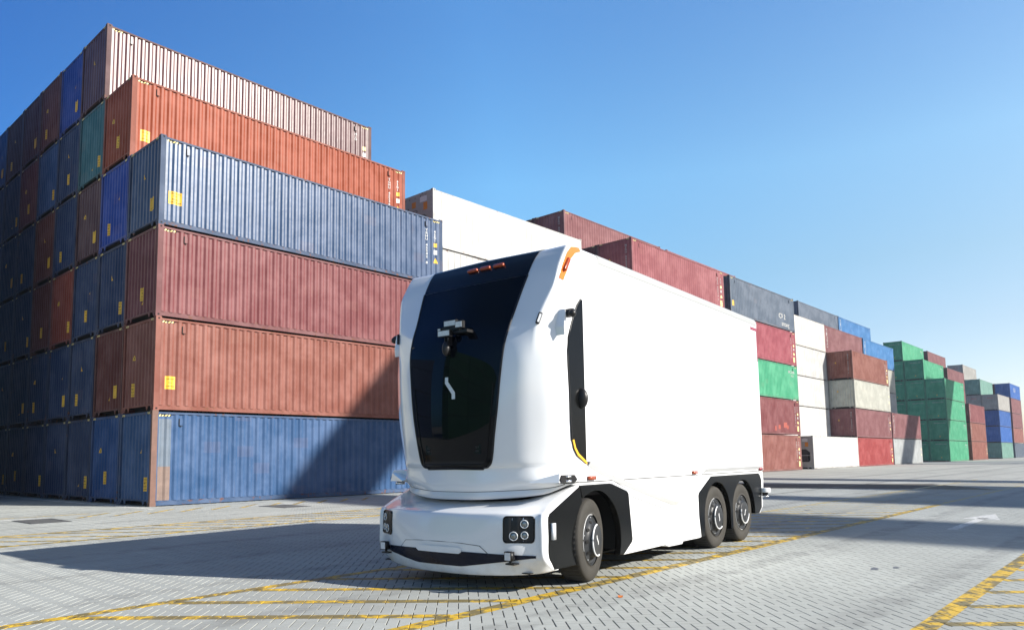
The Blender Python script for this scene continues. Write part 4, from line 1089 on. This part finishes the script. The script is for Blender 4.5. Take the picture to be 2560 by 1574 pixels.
def lattice(ytop, ybot, ys, d, nz=4):
    bm = bmesh.new(); prev = None
    for y in ys:
        zt_, zb_ = ytop(y), ybot(y)
        ring = [bm.verts.new((bx_(round(abs(y), 3), round(z, 3))-d, y, z)) for z in lin(zb_, zt_, nz)]
        if prev:
            for i in range(nz-1): bm.faces.new([prev[i], prev[i+1], ring[i+1], ring[i]])
        prev = ring
    return bm
zt_ = lambda y: .388-.020*(abs(y)/1.06)**2
zb_ = lambda y: max(.238, .238+(.348-.238)*max(0, (abs(y)-.30)/.76)) if abs(y) < 1.06 else .345
bm = lattice(zt_, zb_, lin(-1.06, 1.06, 48), .005)
gr_ = part('lower_grille', tomesh(bm, 'lower_grille', True), [M['grille']])
bm = lattice(lambda y: .425-(.02 if abs(y) > .28 else 0), lambda y: .362+(.018 if abs(y) > .28 else 0), lin(-.31, .31, 20), .009)
part('tow_cover', tomesh(bm, 'tow_cover', True), [M['white']])
bm = bmesh.new(); ring_tube(bm, [(bx_(round(abs(y), 3), round(z, 3))-.001, y, z) for y, z in ((-.62, .37), (-.52, .45), (-.3, .468), (0, .472), (.3, .468), (.50, .455), (.60, .37))], .003)
part('panel_seam', tomesh(bm, 'panel_seam', True), [M['seam']])
for sgn in (-1, 1):
    # headlamp housing
    y0, y1, z0, z1 = .775, 1.045, .495, .74
    bm = lattice(lambda y: z1-.022*max(0, (abs(abs(y)-(y0+y1)/2)-.10)/.035)**2, lambda y: z0+.022*max(0, (abs(abs(y)-(y0+y1)/2)-.10)/.035)**2, [sgn*v for v in lin(y0, y1, 18)], .006, 6)
    hl = part('headlamp', tomesh(bm, 'headlamp', True), [M['plastic']])
    def rr_outline(y0, y1, z0, z1, r, n=6):
        o = []
        for (cy__, cz__, a0) in ((y1-r, z1-r, 0), (y0+r, z1-r, 90), (y0+r, z0+r, 180), (y1-r, z0+r, 270)):
            o += [(cy__+r*math.cos(R(a0+90*i/n)), cz__+r*math.sin(R(a0+90*i/n))) for i in range(n+1)]
        return o
    bm = bmesh.new(); ol = rr_outline(y0, y1, z0, z1, .032); ring_tube(bm, [(bx_(round(y, 3), round(z, 3))-.006, sgn*y, z) for y, z in ol], .009, True, 8)
    part('bezel', tomesh(bm, 'bezel', True), [M['blackp']], hl)
    for (fu, fv, rad) in ((.70, .72, .037), (.71, .28, .034), (.36, .25, .040)):
        y = y0+fu*(y1-y0); z = z0+fv*(z1-z0); x = bx_(round(y, 3), round(z, 3))
        nx, ny = -.86, sgn*-.5 if False else 0
        dirv = Vector((-.92, sgn*.38, 0))
        c0 = Vector((x-.008, sgn*y, z)); rot_ = dirv.to_track_quat('Z', 'Y').to_matrix().to_4x4()
        bm = bmesh.new(); prev = None; rg = []
        for k in range(28):
            a = 2*math.pi*k/28; rg.append(c0+rot_.to_3x3() @ Vector((rad*math.cos(a), rad*math.sin(a), .004)))
        ring_tube(bm, rg, .0055, True, 6); part('lamp_ring', tomesh(bm, 'lamp_ring', True), [M['led']], hl)
        bm = bmesh.new(); bmesh.ops.create_uvsphere(bm, u_segments=18, v_segments=10, radius=rad*.82, matrix=Matrix.Translation(c0) @ rot_ @ Matrix.Diagonal((1, 1, .35, 1)))
        part('lamp_lens', tomesh(bm, 'lamp_lens', True), [M['ledglass']], hl)
    # square work lamp on the bumper lip
    y = .86; x = bx_(round(y, 3), .34)
    bm = bmesh.new(); box(bm, x-.10, sgn*y-.042, .325, x-.045, sgn*y+.042, .415)
    wl = part('work_lamp', tomesh(bevel(bm, .010, 2), 'work_lamp', True), [M['plastic']])
    bm = bmesh.new(); box(bm, x-.104, sgn*y-.033, .334, x-.099, sgn*y+.033, .406); part('lens', tomesh(bm, 'lens'), [M['led']], wl)
    bm = bmesh.new(); box(bm, x-.07, sgn*y-.05, .285, x+.02, sgn*y+.05, .300); box(bm, x-.06, sgn*y-.012, .295, x-.045, sgn*y+.012, .33); box(bm, x-.045, sgn*y-.02, .335, x+.0, sgn*y+.02, .36)
    part('bracket', tomesh(bm, 'bracket'), [M['plastic']], wl)
# roof marker lamps on the visor
for c in (3.63, 3.86, 4.09):
    p = Vector(offs(cabxyz, 13.35, c, .022)); q = Vector(offs(cabxyz, 13.35, c, .05)); xa = (Vector(cabxyz(13.35, c+.1))-Vector(cabxyz(13.35, c-.1))).normalized(); za = (q-p).normalized(); ya = za.cross(xa)
    bm = bmesh.new(); bmesh.ops.create_cube(bm, size=1, matrix=Matrix.Translation(p) @ Matrix((xa, ya, za)).transposed().to_4x4() @ Matrix.Diagonal((.145, .042, .035, 1)))
    part('roof_lamp', tomesh(bevel(bm, .016, 3), 'roof_lamp', True), [M['lens']])
# emblem on the windscreen
def frontpt(y, z, d):
    a, b = 2.0, 12.0
    for _ in range(22):
        m_ = (a+b)/2
        if cabxyz(m_, 4.0)[2] < z: a = m_
        else: b = m_
    w = -cabxyz(a, 3.0)[1]; c = 4+y/w
    p = offs(cabxyz, a, c, d); return (p[0], y, z)
def emblem(bm, cy__, cz__, s, fn):
    w = .047*s; a, b = .049*s, .12*s
    top = [(a+w/2, b), (a-w/2+.0, b)]
    P = [(a+w/2, b), (a+w/2, b-.065*s), (-a+w/2, -b+.055*s), (-a+w/2, -b), (-a-w/2, -b), (-a-w/2, -b+.07*s), (a-w/2, b-.05*s), (a-w/2, b)]
    poly(bm, [fn(cy__+p[0], cz__+p[1]) for p in P])
bm = bmesh.new(); emblem(bm, 0, 2.065, 1.0, lambda y, z: frontpt(y, z, .010))
part('emblem', tomesh(bm, 'emblem'), [M['led']])
# sensor cluster
bm = bmesh.new()
def fb(y, z, w, h, d0, d1, mi=0):
    x, _, _ = frontpt(y, z, 0); box(bm, x-d1, y-w/2, z-h/2, x-d0, y+w/2, z+h/2, mi)
fb(0.02, 2.72, .24, .05, -.03, .07); fb(-.10, 2.67, .16, .03, -.03, .05); fb(0.0, 2.60, .012, .14, .02, .09); fb(.045, 2.60, .012, .14, .02, .09); fb(-.22, 2.66, .10, .03, -.02, .12)
clu = part('sensor_cluster', tomesh(bm, 'sensor_cluster'), [M['plastic']])
for y, z, w, h, d in ((.02, 2.775, .16, .055, .10), (.05, 2.66, .16, .055, .12), (-.125, 2.745, .09, .06, .11), (.17, 2.70, .035, .06, .08)):
    bm = bmesh.new(); x = frontpt(y, z, 0)[0]
    box(bm, x-d, y-w/2-.008, z-h/2-.008, x-d+.04, y+w/2+.008, z+h/2+.008); lb = part('light_bar', tomesh(bm, 'light_bar'), [M['plastic']], clu)
for y, z, w, h, d in ((.02, 2.775, .16, .055, .10), (.05, 2.66, .16, .055, .12), (-.125, 2.745, .09, .06, .11), (.17, 2.70, .035, .06, .08)):
    bm = bmesh.new(); x = frontpt(y, z, 0)[0]; box(bm, x-d-.004, y-w/2, z-h/2, x-d-.0005, y+w/2, z+h/2); part('light_face', tomesh(bm, 'light_face'), [M['led']], clu)
bm = bmesh.new(); x = frontpt(.02, 2.5, 0)[0]
bmesh.ops.create_uvsphere(bm, u_segments=24, v_segments=16, radius=1, matrix=Matrix.Translation((x-.07, .02, 2.49)) @ Matrix.Diagonal((.046, .045, .082, 1)))
part('dome_camera', tomesh(bm, 'dome_camera', True), [M['plastic']], clu)
# faint sockets behind the lower glass
for y in (-.34, .34):
    bm = bmesh.new()
    a = frontpt(y, 1.41, .008); box(bm, a[0], y-.045, 1.36, a[0]+.01, y+.045, 1.46); box(bm, a[0]-.006, y-.02, 1.38, a[0], y+.02, 1.40, 1); box(bm, a[0]-.006, y-.02, 1.42, a[0], y+.02, 1.44, 1)
    part('glass_socket', tomesh(bm, 'glass_socket'), [M['visor'], M['plastic']])
# chassis and wheel wells; underbody plates added to block light under the truck
bm = bmesh.new()
box(bm, -4.30, -.98, .26, -4.0, .98, .74); box(bm, -4.42, -1.0, .19, -3.95, 1.0, .20); box(bm, -3.96, -.78, .19, 1.95, .78, .205); box(bm, -2.75, -1.03, .26, -.60, 1.03, 1.03); box(bm, -3.6, -1.04, .90, 2.0, 1.04, 1.04); box(bm, 1.62, -1.04, .42, 1.98, 1.04, .84); box(bm, -4.0, -.55, .30, 2.0, .55, .84)
for x in (-2.3, -2.05, -1.8, -1.5): box(bm, x, -1.02, .18, x+.10, -.9, .26)
part('chassis', tomesh(bm, 'chassis'), [M['dark']])
# wheels
TR, TW = .440, .27
def tyre_mesh():
    bm = bmesh.new(); prof = [(.265, .0), (.272, .012), (.30, .004), (.34, -.004), (.385, .0), (.41, .006), (.425, .018), (.436, .040), (.440, .055), (.440, TW-.055), (.432, TW-.03), (.41, TW), (.265, TW-.02)]
    n = 96; rings = []
    for k in range(n):
        a = 2*math.pi*k/n; rg = []
        for i, (r, y) in enumerate(prof):
            rr = r
            if 7 <= i <= 9 and k % 2: rr -= .010
            rg.append(bm.verts.new((rr*math.cos(a), y, rr*math.sin(a))))
        rings.append(rg)
    for k in range(n):
        for i in range(len(prof)-1):
            f = bm.faces.new([rings[k][i], rings[k][i+1], rings[(k+1) % n][i+1], rings[(k+1) % n][i]]); f.material_index = 1 if i >= 7 else 0
            f.smooth = i < 7
    # grooves round the tread
    bmesh.ops.recalc_face_normals(bm, faces=bm.faces[:])
    me = bpy.data.meshes.new('tyre'); bm.to_mesh(me); bm.free(); return me
def rim_mesh(hubout):
    bm = bmesh.new(); h = hubout
    prof = [(.272, .016), (.262, .022), (.250, .020), (.240, .010), (.232, .012), (.225, .018), (.172, -h+.02), (.166, -h), (.158, -h-.004), (.06, -h-.006), (.001, -h-.006)]
    n = 60; rings = []
    for k in range(n):
        a = 2*math.pi*k/n; rings.append([bm.verts.new((r*math.cos(a), y, r*math.sin(a))) for r, y in prof])
    for k in range(n):
        for i in range(len(prof)-1): 
            f = bm.faces.new([rings[k][i], rings[k][i+1], rings[(k+1) % n][i+1], rings[(k+1) % n][i]]); f.smooth = True
    bmesh.ops.remove_doubles(bm, verts=bm.verts[:], dist=1e-5)
    bmesh.ops.recalc_face_normals(bm, faces=bm.faces[:])
    me = bpy.data.meshes.new('rim'); bm.to_mesh(me); bm.free(); return me
def rim_details(hubout, spin):
    """dark hand holes, bright ring segments and the small mark"""
    h = hubout; bmh = bmesh.new(); bms = bmesh.new()
    for k in range(10):
        a = R(spin)+2*math.pi*k/10; r = .199; t = (r-.172)/(.225-.172); y = (-h+.02)+t*(.018+h-.02)
        c = Vector((r*math.cos(a), y-.0045, r*math.sin(a)))
        rad = Vector((math.cos(a), 0, math.sin(a))); slope = (rad*(.225-.172)+Vector((0, .018+h-.02, 0))).normalized(); tan = Vector((-math.sin(a), 0, math.cos(a)))
        nrm = tan.cross(slope); nrm = nrm if nrm.y < 0 else -nrm
        vs = [bmh.verts.new(c+nrm*.003+.019*math.cos(b)*slope+.021*math.sin(b)*tan) for b in [2*math.pi*i/14 for i in range(14)]]; bmh.faces.new(vs)
    def seg(r, y, a0, a1, rad):
        ring_tube(bms, [(r*math.cos(R(a)), y, r*math.sin(R(a))) for a in lin(a0, a1, 28)], rad)
    seg(.264, .010, spin+80, spin+200, .0075); seg(.163, -h-.006, spin+95, spin+285, .0105)
    for k in range(5):
        a = R(spin+20+72*k); bmesh.ops.create_uvsphere(bms, u_segments=8, v_segments=6, radius=.006, matrix=Matrix.Translation((.235*math.cos(a), .008, .235*math.sin(a))))
    rm = Matrix.Rotation(R(spin), 3, 'Y')
    def fn(y, z): v = rm @ Vector((y, -h-.0085, z)); return tuple(v)
    emblem(bms, 0, 0, .42, lambda y, z: fn(-y, z))
    return tomesh(bmh, 'hand_holes'), tomesh(bms, 'bright_ring', True)
tyreM = mats(tyre_mesh(), M['rubber'], M['tread'])
def wheel(x, y, sgn, hub, spin, steer=0, dual=False):
    w = bpy.data.objects.new('wheel', None); COL.objects.link(w); w.parent = truck; w.location = (x, sgn*y, TR-.004); w.rotation_euler = (0, 0, steer+(0 if sgn < 0 else math.pi))
    w.empty_display_size = .2
    t = link('tyre', tyreM, w)
    if dual: t2 = link('tyre', tyreM, w); t2.location = (0, TW+.03, 0)
    link('rim', rim_mesh(hub), w, mats=[M['rim']])
    a, b = rim_details(hub, spin); link('hand_holes', a, w, mats=[M['hole']]); link('bright_ring', b, w, mats=[M['ringwhite']])
    return w
for sgn in (-1, 1):
    wheel(-3.43, 1.115, sgn, .055, 0, R(12.5))
    wheel(.035, 1.12, sgn, .035, 18, dual=True); wheel(1.085, 1.12, sgn, .035, 65, dual=True)

# ------------------------------------------------------------------ gantry cranes south of the lane (outside the picture, their shadows fall across it)
M['cranesteel'] = simple('crane_steel', (.12, .16, .24), .5, var=.2, scale=.5)
KX, KY = .79, 1.76
def crane(xg, width, h, label, y_tip, y_back, house=None, rot=.085):
    """beams run roughly along Y; xg: ground shadow centre lines at y=0"""
    r = empty('gantry_crane', label, 'crane', (0, 0, 0))
    for gx, gw in zip(xg, width):
        # the shadow of a box of width w and height hh is w+KX*hh wide
        hh = min(1.9, gw*.45); w = max(.8, gw-KX*hh)
        bm = bmesh.new()
        def pt(y, dx, z): 
            x = gx+KX*z+(y+1.76*z)*rot+dx; return (x, y, z)
        pts = []
        for y in (y_tip, y_back):
            pts.append([bm.verts.new(pt(y, a*w/2, h+b*hh/2)) if False else bm.verts.new((gx+KX*h+(y+KY*h)*rot+a*w/2, y, h+b*hh/2)) for a, b in ((-1, -1), (1, -1), (1, 1), (-1, 1))])
        for i in range(4): bm.faces.new([pts[0][i], pts[0][(i+1) % 4], pts[1][(i+1) % 4], pts[1][i]])
        bm.faces.new(pts[0]); bm.faces.new(list(reversed(pts[1]))); bmesh.ops.recalc_face_normals(bm, faces=bm.faces[:])
        link('girder', tomesh(bm, 'girder'), r, mats=[M['cranesteel']])
        for y in (y_back+2, y_back+22):
            if y > -KY*h-22: continue
            x = gx+KX*h+(y+KY*h)*rot
            bm = bmesh.new(); box(bm, x-.6, y-.6, 0, x+.6, y+.6, h-hh/2); link('leg', tomesh(bm, 'leg'), r, mats=[M['cranesteel']])
    return r
HC = 32
crane([6.35, 14.3], [3.9, 2.1], HC, 'tall blue gantry crane across the lane outside the picture, nearest of three', -1.76*HC+8.5, -150)
cr2 = crane([23.2, 30.9], [4.8, 2.7], HC, 'tall blue gantry crane across the lane outside the picture, middle of three', -1.76*HC-3.5, -150)
crane([85.7, 102.5], [5.0, 5.4], HC+12, 'tall blue gantry crane across the lane outside the picture, farthest of three', -1.76*(HC+12)+22, -190, rot=.0)

# ------------------------------------------------------------------ thin haze over the yard
bm = bmesh.new(); box(bm, -160, -210, -1.0, 420, 160, 50)
hz = link('haze', tomesh(bm, 'haze')); hz['kind'] = 'stuff'
mt = bpy.data.materials.new('haze'); mt.use_nodes = True; hn = mt.node_tree; hn.nodes.clear()
ho = hn.nodes.new('ShaderNodeOutputMaterial'); pv = hn.nodes.new('ShaderNodeVolumePrincipled'); pv.inputs['Color'].default_value = (.80, .88, 1, 1); pv.inputs['Density'].default_value = .0004; pv.inputs['Anisotropy'].default_value = .2
hn.links.new(pv.outputs[0], ho.inputs['Volume']); hz.data.materials.append(mt)

bm = bmesh.new(); xh = KX*HC; yh = -KY*HC; box(bm, 13.2+xh, yh-34, HC-1.2, 20.3+xh, yh-16.9, HC+.6); box(bm, 15.5+xh, yh-30, HC+.6, 19+xh, yh-20, HC+2.5)
link('machinery_house', tomesh(bm, 'machinery_house'), cr2, mats=[M['cranesteel']])
